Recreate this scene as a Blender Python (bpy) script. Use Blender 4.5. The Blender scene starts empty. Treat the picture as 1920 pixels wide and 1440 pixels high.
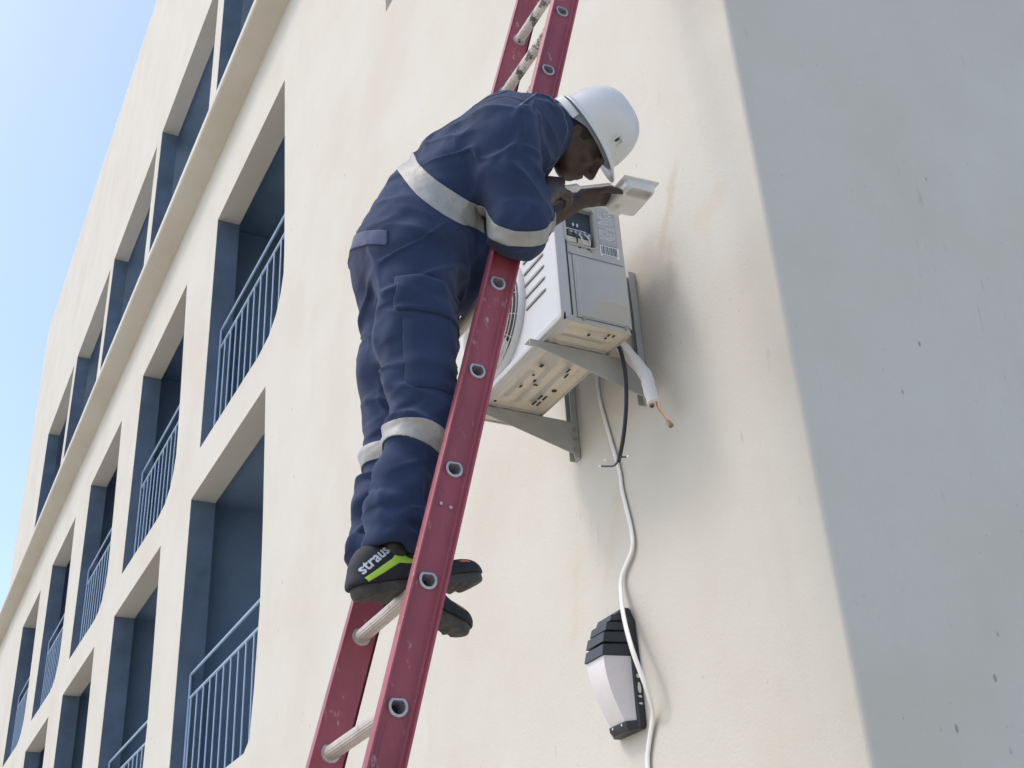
import bpy, bmesh, math, random
import numpy as np
from mathutils import Vector, Matrix
from mathutils.bvhtree import BVHTree

R = math.radians
scene = bpy.context.scene
col = scene.collection

# ------------------------------------------------------------------ camera
cam_d = bpy.data.cameras.new('camera')
cam = bpy.data.objects.new('camera', cam_d)
col.objects.link(cam)
cam_d.sensor_width = 36.0
cam_d.lens = 42.405
cam_d.clip_start = 0.05
cam_d.clip_end = 2000
right = Vector((0.45414649, 0.88927339, -0.05425677))
down = Vector((-0.45414649, 0.17867656, -0.87282624))
fwd = Vector((-0.76648674, 0.4210315, 0.48500573))
m = Matrix((right, -down, -fwd)).transposed().to_4x4()
m.translation = Vector((3.4, -2.36, 1.6))
cam.matrix_world = m
scene.camera = cam

# ------------------------------------------------------------------ light
SUN_DIR = Vector((0.48, 1.0, -1.55)).normalized()      # the way the light travels
world = bpy.data.worlds.new('World')
scene.world = world
world.use_nodes = True
wn = world.node_tree
wn.nodes.clear()
sky = wn.nodes.new('ShaderNodeTexSky')
sky.sky_type = 'NISHITA'
sky.sun_disc = False
sky.sun_elevation = math.asin(-SUN_DIR.z)
sky.sun_rotation = math.atan2(-SUN_DIR.x, -SUN_DIR.y)
sky.dust_density = 2.2
sky.air_density = 1.0
sky.ozone_density = 1.0
bg = wn.nodes.new('ShaderNodeBackground')
bg.inputs[1].default_value = 0.15
wo = wn.nodes.new('ShaderNodeOutputWorld')
wn.links.new(sky.outputs[0], bg.inputs[0])
wn.links.new(bg.outputs[0], wo.inputs[0])
sun_d = bpy.data.lights.new('sun', 'SUN')
sun_d.energy = 0.52
sun_d.angle = R(10)
sun_d.color = (1.0, 0.94, 0.86)
sun = bpy.data.objects.new('sun', sun_d)
sun.rotation_euler = SUN_DIR.to_track_quat('-Z', 'Y').to_euler()
col.objects.link(sun)
vs = scene.view_settings
vs.view_transform = 'Standard'
vs.look = 'None'
vs.gamma = 1.0
vs.exposure = 0.92
scene.cycles.max_bounces = 6
scene.cycles.diffuse_bounces = 3


# ------------------------------------------------------------------ materials
def material(name, base, rough=0.6, metal=0.0, var=0.0, var_scale=6.0, bump=0.0, bump_scale=60.0,
             dirt=None, dirt_amt=0.0, dirt_scale=20.0, dirt_lo=0.55, dirt_hi=0.62, spec=0.5, stretch=None, sheen=0.0,
             trans=0.0, sss=0.0):
    mt = bpy.data.materials.new(name)
    mt.use_nodes = True
    nt = mt.node_tree
    p = nt.nodes['Principled BSDF']
    p.inputs['Roughness'].default_value = rough
    p.inputs['Metallic'].default_value = metal
    p.inputs['Specular IOR Level'].default_value = spec
    p.inputs['Sheen Weight'].default_value = sheen
    p.inputs['Transmission Weight'].default_value = trans
    tc = nt.nodes.new('ShaderNodeTexCoord')
    src = tc.outputs['Object']
    if stretch:
        mp = nt.nodes.new('ShaderNodeMapping')
        mp.inputs['Scale'].default_value = stretch
        nt.links.new(src, mp.inputs[0])
        src = mp.outputs[0]
    c = nt.nodes.new('ShaderNodeRGB')
    c.outputs[0].default_value = (*base, 1)
    out = c.outputs[0]
    if var:
        n = nt.nodes.new('ShaderNodeTexNoise')
        n.inputs['Scale'].default_value = var_scale
        n.inputs['Detail'].default_value = 5
        n.inputs['Roughness'].default_value = 0.6
        nt.links.new(src, n.inputs['Vector'])
        mr = nt.nodes.new('ShaderNodeMapRange')
        mr.inputs[1].default_value = 0.3
        mr.inputs[2].default_value = 0.7
        mr.inputs[3].default_value = 1 - var
        mr.inputs[4].default_value = 1 + var
        nt.links.new(n.outputs[0], mr.inputs[0])
        hs = nt.nodes.new('ShaderNodeHueSaturation')
        nt.links.new(mr.outputs[0], hs.inputs['Value'])
        nt.links.new(out, hs.inputs['Color'])
        out = hs.outputs[0]
    if dirt is not None:
        n = nt.nodes.new('ShaderNodeTexNoise')
        n.inputs['Scale'].default_value = dirt_scale
        n.inputs['Detail'].default_value = 8
        n.inputs['Roughness'].default_value = 0.7
        nt.links.new(src, n.inputs['Vector'])
        mr = nt.nodes.new('ShaderNodeMapRange')
        mr.inputs[1].default_value = dirt_lo
        mr.inputs[2].default_value = dirt_hi
        mr.inputs[3].default_value = 0
        mr.inputs[4].default_value = dirt_amt
        nt.links.new(n.outputs[0], mr.inputs[0])
        mx = nt.nodes.new('ShaderNodeMix')
        mx.data_type = 'RGBA'
        nt.links.new(mr.outputs[0], mx.inputs[0])
        nt.links.new(out, mx.inputs[6])
        mx.inputs[7].default_value = (*dirt, 1)
        out = mx.outputs[2]
    nt.links.new(out, p.inputs['Base Color'])
    if bump:
        n = nt.nodes.new('ShaderNodeTexNoise')
        n.inputs['Scale'].default_value = bump_scale
        n.inputs['Detail'].default_value = 4
        nt.links.new(src, n.inputs['Vector'])
        b = nt.nodes.new('ShaderNodeBump')
        b.inputs['Strength'].default_value = 1.0
        b.inputs['Distance'].default_value = bump
        nt.links.new(n.outputs[0], b.inputs['Height'])
        nt.links.new(b.outputs[0], p.inputs['Normal'])
    return mt


def fabric_relief(mt):
    nt = mt.node_tree
    N, L = nt.nodes, nt.links
    p = N['Principled BSDF']
    old = p.inputs['Normal'].links[0].from_socket
    tc = N.new('ShaderNodeTexCoord')
    mp = N.new('ShaderNodeMapping')
    mp.inputs['Rotation'].default_value = (R(35), 0, R(20))
    mp.inputs['Scale'].default_value = (1.0, 0.55, 1.25)
    L.new(tc.outputs['Object'], mp.inputs[0])
    n = N.new('ShaderNodeTexNoise')
    n.noise_type = 'RIDGED_MULTIFRACTAL'
    n.inputs['Scale'].default_value = 7.5
    n.inputs['Detail'].default_value = 3.0
    n.inputs['Roughness'].default_value = 0.45
    n.inputs['Distortion'].default_value = 0.5
    L.new(mp.outputs[0], n.inputs['Vector'])
    b = N.new('ShaderNodeBump')
    b.inputs['Strength'].default_value = 0.75
    b.inputs['Distance'].default_value = 0.035
    L.new(n.outputs[0], b.inputs['Height'])
    L.new(old, b.inputs['Normal'])
    L.new(b.outputs[0], p.inputs['Normal'])


def wall_material():
    mt = bpy.data.materials.new('painted_plaster')
    mt.use_nodes = True
    nt = mt.node_tree
    N, L = nt.nodes, nt.links
    p = N['Principled BSDF']
    p.inputs['Roughness'].default_value = 0.82
    p.inputs['Specular IOR Level'].default_value = 0.25
    tc = N.new('ShaderNodeTexCoord')

    def noise(scale, detail=5, rough=0.6, vec=None, distort=0.0):
        n = N.new('ShaderNodeTexNoise')
        n.inputs['Scale'].default_value = scale
        n.inputs['Detail'].default_value = detail
        n.inputs['Roughness'].default_value = rough
        n.inputs['Distortion'].default_value = distort
        L.new(vec or tc.outputs['Object'], n.inputs['Vector'])
        return n.outputs[0]

    def rng(v, a, b, lo, hi, smooth=False):
        r = N.new('ShaderNodeMapRange')
        if smooth:
            r.interpolation_type = 'SMOOTHSTEP'
        for i, x in enumerate((a, b, lo, hi)):
            r.inputs[i + 1].default_value = x
        L.new(v, r.inputs[0])
        return r.outputs[0]

    def mul(a, b):
        n = N.new('ShaderNodeMath')
        n.operation = 'MULTIPLY'
        for i, v in enumerate((a, b)):
            if isinstance(v, (int, float)):
                n.inputs[i].default_value = v
            else:
                L.new(v, n.inputs[i])
        return n.outputs[0]

    def mix(fac, a, b):
        n = N.new('ShaderNodeMix')
        n.data_type = 'RGBA'
        L.new(fac, n.inputs[0])
        if isinstance(a, tuple):
            n.inputs[6].default_value = (*a, 1)
        else:
            L.new(a, n.inputs[6])
        n.inputs[7].default_value = (*b, 1)
        return n.outputs[2]
    out = mix(rng(noise(1.1, 6, 0.62), 0.35, 0.7, 0, 1), (0.592, 0.570, 0.505), (0.565, 0.528, 0.447))
    # long soft vertical streaks where rain has run
    mp = N.new('ShaderNodeMapping')
    mp.inputs['Scale'].default_value = (4.5, 4.5, 0.6)
    L.new(tc.outputs['Object'], mp.inputs[0])
    out = mix(mul(rng(noise(1.0, 6, 0.6, mp.outputs[0]), 0.50, 0.85, 0, 0.35, True), rng(noise(0.9, 2), 0.4, 0.6, 0, 1)),
              out, (0.49, 0.445, 0.375))
    # tan smears beside the machine, each along its own line
    sep = N.new('ShaderNodeSeparateXYZ')
    L.new(tc.outputs['Object'], sep.inputs[0])

    sm_n = noise(9, 5, 0.7)

    def smear(x0, z0, x1, z1, w, amt, tint):
        # distance to a segment in the wall plane
        d = Vector((x1 - x0, z1 - z0))
        ln = d.length
        d /= ln

        def lin(a, b, c):
            m1 = mul(sep.outputs[0], a)
            m2 = mul(sep.outputs[2], b)
            s = N.new('ShaderNodeMath')
            s.operation = 'ADD'
            L.new(m1, s.inputs[0])
            L.new(m2, s.inputs[1])
            t = N.new('ShaderNodeMath')
            t.operation = 'ADD'
            L.new(s.outputs[0], t.inputs[0])
            t.inputs[1].default_value = c
            return t.outputs[0]
        along = lin(d.x / ln, d.y / ln, -(d.x * x0 + d.y * z0) / ln)
        across = lin(-d.y, d.x, d.y * x0 - d.x * z0)
        ab = N.new('ShaderNodeMath')
        ab.operation = 'ABSOLUTE'
        L.new(across, ab.inputs[0])
        ad = N.new('ShaderNodeMath')
        ad.operation = 'ADD'
        L.new(ab.outputs[0], ad.inputs[0])
        L.new(rng(sm_n, 0.2, 0.8, -w * 0.8, w * 0.8), ad.inputs[1])
        f = mul(rng(ad.outputs[0], 0.0, w, 1, 0, True), mul(rng(along, 0, 0.25, 0, 1, True), rng(along, 0.7, 1, 1, 0, True)))
        nonlocal out
        out = mix(mul(f, amt), out, tint)
    smear(0.30, 4.15, 0.56, 4.64, 0.045, 0.38, (0.47, 0.36, 0.23))
    smear(0.36, 3.95, 0.42, 4.34, 0.060, 0.35, (0.45, 0.36, 0.25))
    smear(0.55, 4.18, 0.80, 4.30, 0.10, 0.25, (0.55, 0.43, 0.28))
    smear(-0.30, 3.05, -0.05, 3.55, 0.06, 0.25, (0.52, 0.42, 0.28))
    smear(-0.55, 2.9, -0.42, 3.4, 0.05, 0.25, (0.55, 0.45, 0.30))
    # grime and pin-prick chips
    out = mix(mul(rng(noise(38, 4, 0.75), 0.60, 0.72, 0, 0.45), rng(noise(3.2, 4), 0.52, 0.66, 0, 1)), out, (0.36, 0.31, 0.25))
    vo = N.new('ShaderNodeTexVoronoi')
    vo.inputs['Scale'].default_value = 9.0
    mpv = N.new('ShaderNodeMapping')
    mpv.inputs['Scale'].default_value = (1.0, 1.0, 0.55)
    L.new(tc.outputs['Object'], mpv.inputs[0])
    L.new(mpv.outputs[0], vo.inputs['Vector'])
    chip = mul(rng(vo.outputs['Distance'], 0.045, 0.075, 1, 0), rng(noise(2.3, 3), 0.51, 0.56, 0, 0.7))
    out = mix(chip, out, (0.20, 0.17, 0.14))
    vo2 = N.new('ShaderNodeTexVoronoi')
    vo2.inputs['Scale'].default_value = 21.0
    L.new(tc.outputs['Object'], vo2.inputs['Vector'])
    out = mix(mul(rng(vo2.outputs['Distance'], 0.05, 0.10, 1, 0), rng(noise(4.1, 2), 0.55, 0.62, 0, 0.5)), out, (0.30, 0.26, 0.21))
    # short rubbed scratches and trowel drags
    mps = N.new('ShaderNodeMapping')
    mps.inputs['Scale'].default_value = (26, 26, 5.5)
    mps.inputs['Rotation'].default_value = (0, R(9), 0)
    L.new(tc.outputs['Object'], mps.inputs[0])
    out = mix(mul(rng(noise(1.0, 3, 0.6, mps.outputs[0]), 0.64, 0.72, 0, 0.5), rng(noise(1.7, 2), 0.5, 0.62, 0, 1)), out, (0.42, 0.37, 0.30))
    out = mix(rng(noise(0.55, 3, 0.5), 0.45, 0.75, 0, 0.45, True), out, (0.53, 0.475, 0.395))
    L.new(out, p.inputs['Base Color'])
    # trowelled relief: broad waves, fine sandy grain
    b1 = N.new('ShaderNodeBump')
    b1.inputs['Distance'].default_value = 0.02
    b1.inputs['Strength'].default_value = 0.45
    L.new(noise(2.2, 3, 0.5), b1.inputs['Height'])
    b2 = N.new('ShaderNodeBump')
    b2.inputs['Distance'].default_value = 0.0024
    b2.inputs['Strength'].default_value = 0.7
    L.new(noise(75, 2, 0.65), b2.inputs['Height'])
    L.new(b1.outputs[0], b2.inputs['Normal'])
    L.new(b2.outputs[0], p.inputs['Normal'])
    return mt


M = dict(
    wall=wall_material(),
    ground=material('sandy_ground', (0.52, 0.47, 0.38), 0.95, var=0.2, var_scale=0.6, bump=0.01, bump_scale=9),
    blue=material('blue_haze_tint', (0.19, 0.27, 0.37), 0.8, var=0.15, var_scale=1.2),  # bluish haze and shade of the interiors, put into the wall colour
    reveal_shade=material('dull_blue_shade', (0.11, 0.155, 0.215), 0.85, var=0.2, var_scale=2.5),  # dark tone of the shaded jambs, put into the colour
    door=material('brown_door', (0.16, 0.12, 0.10), 0.5, var=0.2, var_scale=5),
    rail_paint=material('pale_blue_metal', (0.34, 0.46, 0.62), 0.5, var=0.1),
    frame=material('white_window_frame', (0.75, 0.76, 0.78), 0.5),
    glass=material('window_glass', (0.10, 0.16, 0.22), 0.08, spec=0.8),
    red=material('red_fibreglass', (0.32, 0.070, 0.090), 0.55, var=0.16, var_scale=7, dirt=(0.55, 0.42, 0.40), dirt_amt=0.75,
                 dirt_scale=40, dirt_lo=0.605, dirt_hi=0.70, bump=0.0006, bump_scale=160, stretch=(1, 1, 0.45)),
    alu=material('rung_aluminium', (0.52, 0.47, 0.42), 0.5, metal=0.35, var=0.15, var_scale=25, dirt=(0.16, 0.13, 0.11),
                 dirt_amt=0.55, dirt_scale=30, dirt_lo=0.56, dirt_hi=0.68),
    alu_spot=material('paint_splashed_rung', (0.55, 0.52, 0.48), 0.7, var=0.15, var_scale=20, dirt=(0.06, 0.05, 0.045),
                      dirt_amt=0.9, dirt_scale=26, dirt_lo=0.52, dirt_hi=0.58),
    ferrule=material('rung_ferrule', (0.50, 0.48, 0.47), 0.45, metal=0.5, var=0.2, var_scale=40),
    dark=material('dark_hollow', (0.03, 0.03, 0.032), 0.8),
    steel=material('zinc_bolt', (0.45, 0.45, 0.44), 0.4, metal=0.8, var=0.15, var_scale=60),
    ac=material('cream_enamel_casing', (0.47, 0.46, 0.425), 0.4, var=0.05, var_scale=4, dirt=(0.40, 0.35, 0.28), dirt_amt=0.4,
                dirt_scale=11, dirt_lo=0.55, dirt_hi=0.8),
    ac_front=material('white_enamel_front', (0.53, 0.53, 0.52), 0.38, var=0.04, var_scale=4, dirt=(0.45, 0.42, 0.38), dirt_amt=0.3,
                      dirt_scale=9, dirt_lo=0.55, dirt_hi=0.8),
    pan=material('cream_base_pan', (0.62, 0.56, 0.46), 0.5, var=0.1, var_scale=7, dirt=(0.33, 0.26, 0.18), dirt_amt=0.55,
                 dirt_scale=14, dirt_lo=0.52, dirt_hi=0.75),
    wire=material('grille_wire', (0.58, 0.56, 0.51), 0.4, var=0.08),
    bracket=material('grey_painted_steel', (0.40, 0.40, 0.375), 0.5, var=0.08, var_scale=9, dirt=(0.20, 0.16, 0.12), dirt_amt=0.35,
                     dirt_scale=22, dirt_lo=0.56, dirt_hi=0.75),
    label=material('grey_nameplate', (0.36, 0.38, 0.39), 0.4, var=0.1, var_scale=40),
    paper=material('white_sticker', (0.72, 0.72, 0.72), 0.5),
    ink=material('printed_ink', (0.06, 0.065, 0.08), 0.6),
    cavity=material('terminal_cavity', (0.035, 0.05, 0.065), 0.6),
    block=material('terminal_block', (0.10, 0.13, 0.15), 0.45, var=0.3, var_scale=70),
    plastic=material('off_white_plastic', (0.66, 0.66, 0.63), 0.42, var=0.04, var_scale=12),
    foam=material('white_pipe_insulation', (0.72, 0.69, 0.66), 0.75, var=0.07, var_scale=18, bump=0.0015, bump_scale=70),
    copper=material('copper', (0.55, 0.24, 0.13), 0.4, metal=0.8, var=0.15, var_scale=60),
    brass=material('brass_nut', (0.34, 0.26, 0.15), 0.45, metal=0.7, var=0.2, var_scale=80),
    rubber=material('black_rubber_cable', (0.02, 0.022, 0.026), 0.5),
    wcable=material('white_cable_sheath', (0.74, 0.72, 0.67), 0.5, var=0.05, var_scale=14),
    lamp_black=material('black_lamp_plastic', (0.022, 0.026, 0.032), 0.5, var=0.25, var_scale=18),
    opal=material('opal_diffuser', (0.70, 0.66, 0.655), 0.35, var=0.05, var_scale=9),
    splash=material('paint_splash', (0.66, 0.62, 0.58), 0.7),
    skin=material('skin', (0.048, 0.028, 0.021), 0.5, var=0.2, var_scale=25, bump=0.0008, bump_scale=220),
    nail=material('fingernail', (0.20, 0.12, 0.09), 0.35),
    hair=material('black_hair', (0.012, 0.011, 0.011), 0.7, bump=0.002, bump_scale=240),
    fabric=material('navy_workwear', (0.025, 0.040, 0.088), 0.9, var=0.16, var_scale=9, bump=0.0012, bump_scale=300, sheen=0.10, spec=0.15),
    stitch=material('navy_trim', (0.046, 0.068, 0.135), 0.88, bump=0.0007, bump_scale=300, spec=0.2, sheen=0.3),
    reflect=material('silver_reflective_tape', (0.31, 0.305, 0.28), 0.5, var=0.16, var_scale=16, bump=0.004, bump_scale=30),
    helmet=material('white_helmet_shell', (0.62, 0.62, 0.60), 0.3, var=0.03, var_scale=8, dirt=(0.36, 0.34, 0.30), dirt_amt=0.45,
                    dirt_scale=18, dirt_lo=0.58, dirt_hi=0.78),
    strap=material('grey_helmet_harness', (0.26, 0.31, 0.36), 0.6),
    shoe=material('black_shoe_mesh', (0.016, 0.018, 0.022), 0.75, var=0.3, var_scale=40, bump=0.0012, bump_scale=260),
    sole=material('dusty_rubber_sole', (0.062, 0.060, 0.054), 0.85, var=0.3, var_scale=22, bump=0.003, bump_scale=55),
    lime=material('lime_trim', (0.42, 0.68, 0.07), 0.5),
    orange=material('orange_trim', (0.55, 0.18, 0.05), 0.55),
    print_w=material('pale_print', (0.62, 0.64, 0.66), 0.55),
    tool=material('pale_tool', (0.62, 0.57, 0.54), 0.35, var=0.06),
)


fabric_relief(M['fabric'])


# ------------------------------------------------------------------ helpers
def link(name, mesh, mat=None, parent=None, smooth=False):
    o = bpy.data.objects.new(name, mesh)
    col.objects.link(o)
    if mat is not None and not mesh.materials:
        mesh.materials.append(M[mat] if isinstance(mat, str) else mat)
    if parent is not None:
        o.parent = parent
    if smooth:
        mesh.shade_smooth()
    return o


def obj(name, bm, mat, parent=None, smooth=False, bevel=0.0, segs=2):
    if bevel:
        es = [e for e in bm.edges if len(e.link_faces) == 2 and e.calc_face_angle(0) > R(30)]
        bmesh.ops.bevel(bm, geom=es, offset=bevel, segments=segs, affect='EDGES', profile=0.5)
    bmesh.ops.recalc_face_normals(bm, faces=bm.faces)
    me = bpy.data.meshes.new(name)
    bm.to_mesh(me)
    bm.free()
    o = link(name, me, mat, parent)
    if smooth:
        me.shade_smooth()
        if smooth != 'all':
            me.set_sharp_from_angle(angle=R(38))
    return o


def empty(name, loc=(0, 0, 0)):
    o = bpy.data.objects.new(name, None)
    o.empty_display_size = 0.1
    col.objects.link(o)
    return o


def tag(o, label, cat=None, group=None, kind=None):
    if label:
        o['label'] = label
    if cat:
        o['category'] = cat
    if group:
        o['group'] = group
    if kind:
        o['kind'] = kind
    return o


def box(bm, lo, hi):
    v = [bm.verts.new((x, y, z)) for x in (lo[0], hi[0]) for y in (lo[1], hi[1]) for z in (lo[2], hi[2])]
    for f in ((0, 1, 3, 2), (4, 6, 7, 5), (0, 4, 5, 1), (2, 3, 7, 6), (0, 2, 6, 4), (1, 5, 7, 3)):
        bm.faces.new([v[i] for i in f])
    return bm


def loft(bm, rings, cap=True, closed=False):
    vs_ = [[bm.verts.new(p) for p in r] for r in rings]
    n = len(vs_[0])
    idx = range(len(vs_) if closed else len(vs_) - 1)
    for i in idx:
        a, b = vs_[i], vs_[(i + 1) % len(vs_)]
        for j in range(n):
            bm.faces.new((a[j], a[(j + 1) % n], b[(j + 1) % n], b[j]))
    if cap and not closed:
        bm.faces.new(vs_[0][::-1])
        bm.faces.new(vs_[-1])
    return bm


def spline(pts, n):
    pts = [Vector(p) for p in pts]
    out = []
    for i in range(len(pts) - 1):
        p0, p1, p2, p3 = pts[max(i - 1, 0)], pts[i], pts[i + 1], pts[min(i + 2, len(pts) - 1)]
        for k in range(n):
            t = k / n
            out.append(0.5 * ((2 * p1) + (p2 - p0) * t + (2 * p0 - 5 * p1 + 4 * p2 - p3) * t * t + (3 * p1 - p0 - 3 * p2 + p3) * t ** 3))
    out.append(pts[-1])
    return out


def tube(bm, pts, rad, n=12, flat=None, cap=True, closed=False):
    """rad: number or list; flat=(axis, ratio): squashes the section along a world axis"""
    pts = [Vector(p) for p in pts]
    rings = []
    up = Vector((0.13, 0.71, 0.69))
    for i, p in enumerate(pts):
        if closed:
            t = (pts[(i + 1) % len(pts)] - pts[i - 1]).normalized()
        else:
            t = (pts[min(i + 1, len(pts) - 1)] - pts[max(i - 1, 0)]).normalized()
        if flat:
            b = Vector(flat[0])
            b = (b - t * b.dot(t)).normalized()
            a = t.cross(b)
            fb = flat[1]
        else:
            a = (up - t * up.dot(t)).normalized()
            b = t.cross(a)
            up = a
            fb = 1
        r = rad[i] if isinstance(rad, (list, tuple)) else rad
        rings.append([p + a * r * math.cos(2 * math.pi * k / n) + b * r * fb * math.sin(2 * math.pi * k / n) for k in range(n)])
    return loft(bm, rings, cap, closed)


def rod(a, b, r, n=12):
    bm = bmesh.new()
    return tube(bm, [a, b], r, n)


# ------------------------------------------------------------------ signed distance bodies -> meshes
class Body:
    def __init__(self, lo, hi, h):
        self.lo = np.array(lo, float)
        self.h = h
        self.n = np.ceil((np.array(hi) - self.lo) / h).astype(int) + 1
        self.ax = [self.lo[i] + h * np.arange(self.n[i]) for i in range(3)]
        self.D = np.full(self.n, 0.25, np.float32)

    def _sl(self, lo, hi):
        a = np.clip(np.floor((lo - self.lo) / self.h).astype(int), 0, self.n - 1)
        b = np.clip(np.ceil((hi - self.lo) / self.h).astype(int) + 1, 1, self.n)
        return tuple(slice(a[i], b[i]) for i in range(3))

    def _put(self, s, d, k, sub=False):
        D = self.D[s]
        if sub:
            d = -d
            if k > 0:
                hh = np.clip(0.5 - 0.5 * (d - D) / k, 0, 1) if False else np.maximum(k - np.abs(D - d), 0) / k
                self.D[s] = np.maximum(D, d) + hh * hh * k * 0.25
            else:
                self.D[s] = np.maximum(D, d)
            return
        if k > 0:
            hh = np.maximum(k - np.abs(D - d), 0) / k
            self.D[s] = np.minimum(D, d) - hh * hh * k * 0.25
        else:
            self.D[s] = np.minimum(D, d)

    def cone(self, a, b, r1, r2, k=0.02, sx=1.0, sub=False):
        """tapered capsule; sx > 1 widens it across X"""
        a = np.array(a, float)
        b = np.array(b, float)
        pad = max(r1, r2) * max(sx, 1) + k + 3 * self.h
        lo, hi = np.minimum(a, b) - pad, np.maximum(a, b) + pad
        s = self._sl(lo, hi)
        X, Y, Z = np.meshgrid(self.ax[0][s[0]], self.ax[1][s[1]], self.ax[2][s[2]], indexing='ij', sparse=True)
        ba = b - a
        if sx != 1.0:
            cx = a[0]
            ba = ba / np.array([sx, 1, 1])
            px = (X - cx) / sx
        else:
            px = X - a[0]
        py, pz = Y - a[1], Z - a[2]
        t = np.clip((px * ba[0] + py * ba[1] + pz * ba[2]) / max(ba @ ba, 1e-9), 0, 1)
        d = np.sqrt((px - ba[0] * t) ** 2 + (py - ba[1] * t) ** 2 + (pz - ba[2] * t) ** 2) - (r1 + (r2 - r1) * t)
        self._put(s, d.astype(np.float32), k, sub)

    def ell(self, c, axes, rad, k=0.02, sub=False):
        """ellipsoid with given orthonormal axes"""
        c = np.array(c, float)
        pad = max(rad) + k + 3 * self.h
        s = self._sl(c - pad, c + pad)
        X, Y, Z = np.meshgrid(self.ax[0][s[0]] - c[0], self.ax[1][s[1]] - c[1], self.ax[2][s[2]] - c[2], indexing='ij', sparse=True)
        q = 0
        g = 0
        for ax_, r in zip(axes, rad):
            u = X * ax_[0] + Y * ax_[1] + Z * ax_[2]
            q = q + (u / r) ** 2
            g = g + (u / (r * r)) ** 2
        q = np.sqrt(q)
        d = q * (q - 1) / np.maximum(np.sqrt(g), 1e-6)
        self._put(s, d.astype(np.float32), k, sub)

    def rbox(self, c, axes, half, r, k=0.01, sub=False):
        c = np.array(c, float)
        pad = float(np.linalg.norm(half)) + k + 3 * self.h
        s = self._sl(c - pad, c + pad)
        X, Y, Z = np.meshgrid(self.ax[0][s[0]] - c[0], self.ax[1][s[1]] - c[1], self.ax[2][s[2]] - c[2], indexing='ij', sparse=True)
        q = [np.abs(X * a_[0] + Y * a_[1] + Z * a_[2]) - (hh - r) for a_, hh in zip(axes, half)]
        o = np.sqrt(sum(np.maximum(v, 0) ** 2 for v in q))
        i = np.minimum(np.maximum(np.maximum(q[0], q[1]), q[2]), 0)
        self._put(s, (o + i - r).astype(np.float32), k, sub)

    def cut(self, p, n):
        """keep the side the normal points away from"""
        p = np.array(p, float)
        n = np.array(n, float)
        n /= np.linalg.norm(n)
        d = (self.ax[0][:, None, None] - p[0]) * n[0] + (self.ax[1][None, :, None] - p[1]) * n[1] + (self.ax[2][None, None, :] - p[2]) * n[2]
        self.D = np.maximum(self.D, d.astype(np.float32))

    def mesh(self):
        D = self.D
        n = self.n
        S = D < 0
        c = np.zeros(n - 1, np.int8)
        for i in (0, 1):
            for j in (0, 1):
                for k in (0, 1):
                    c += S[i:n[0] - 1 + i, j:n[1] - 1 + j, k:n[2] - 1 + k]
        act = (c > 0) & (c < 8)
        cells = np.argwhere(act)
        idx = np.full(n - 1, -1, np.int32)
        idx[act] = np.arange(len(cells))
        acc = np.zeros((len(cells), 3))
        cnt = np.zeros(len(cells))
        cor = [(i, j, k) for i in (0, 1) for j in (0, 1) for k in (0, 1)]
        for a in cor:
            for ax in range(3):
                if a[ax]:
                    continue
                b = list(a)
                b[ax] = 1
                va = D[tuple((cells + a).T)].astype(float)
                vb = D[tuple((cells + b).T)].astype(float)
                msk = (va < 0) != (vb < 0)
                t = np.where(msk, va / np.where(msk, va - vb, 1), 0)
                p = np.tile(np.array(a, float), (len(cells), 1))
                p[:, ax] += t
                acc[msk] += p[msk]
                cnt += msk
        V = self.lo + self.h * (cells + acc / cnt[:, None])
        F = []
        for ax in range(3):
            o1, o2 = (ax + 1) % 3, (ax + 2) % 3
            sl0 = [slice(None)] * 3
            sl1 = [slice(None)] * 3
            sl0[ax] = slice(0, -1)
            sl1[ax] = slice(1, None)
            ch = S[tuple(sl0)] != S[tuple(sl1)]
            e = np.argwhere(ch)
            e = e[(e[:, o1] > 0) & (e[:, o2] > 0) & (e[:, o1] < n[o1] - 1) & (e[:, o2] < n[o2] - 1)]
            ins = S[tuple(e.T)]
            q = []
            for da, db in ((0, 0), (-1, 0), (-1, -1), (0, -1)):
                g = e.copy()
                g[:, o1] += da
                g[:, o2] += db
                q.append(idx[tuple(g.T)])
            q = np.stack(q, 1)
            q[~ins] = q[~ins][:, ::-1]
            F.append(q)
        F = np.concatenate(F)
        F = F[(F >= 0).all(1)]
        return V, F


def vnormals(V, F):
    fn = np.cross(V[F[:, 2]] - V[F[:, 0]], V[F[:, 3]] - V[F[:, 1]])
    N = np.zeros_like(V)
    for i in range(4):
        np.add.at(N, F[:, i], fn)
    return N / np.maximum(np.linalg.norm(N, axis=1, keepdims=True), 1e-12)


def relax(V, F, it=2, w=0.5):
    e = np.concatenate([F[:, [0, 1]], F[:, [1, 2]], F[:, [2, 3]], F[:, [3, 0]]])
    for _ in range(it):
        A = np.zeros_like(V)
        c = np.zeros(len(V))
        np.add.at(A, e[:, 0], V[e[:, 1]])
        np.add.at(c, e[:, 0], 1)
        np.add.at(A, e[:, 1], V[e[:, 0]])
        np.add.at(c, e[:, 1], 1)
        V = V + w * (A / np.maximum(c, 1)[:, None] - V)
    return V


_rs = np.random.RandomState(5)
_lat = _rs.rand(32, 32, 32)


def vnoise(P):
    """smooth value noise in -1..1"""
    i = np.floor(P).astype(int)
    f = P - i
    f = f * f * f * (f * (f * 6 - 15) + 10)
    o = 0
    for a in (0, 1):
        for b in (0, 1):
            for c in (0, 1):
                w = (f[:, 0] if a else 1 - f[:, 0]) * (f[:, 1] if b else 1 - f[:, 1]) * (f[:, 2] if c else 1 - f[:, 2])
                o = o + w * _lat[(i[:, 0] + a) % 32, (i[:, 1] + b) % 32, (i[:, 2] + c) % 32]
    return o * 2 - 1


def ridge(P):
    return 1 - np.abs(vnoise(P)) * 2.0


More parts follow.
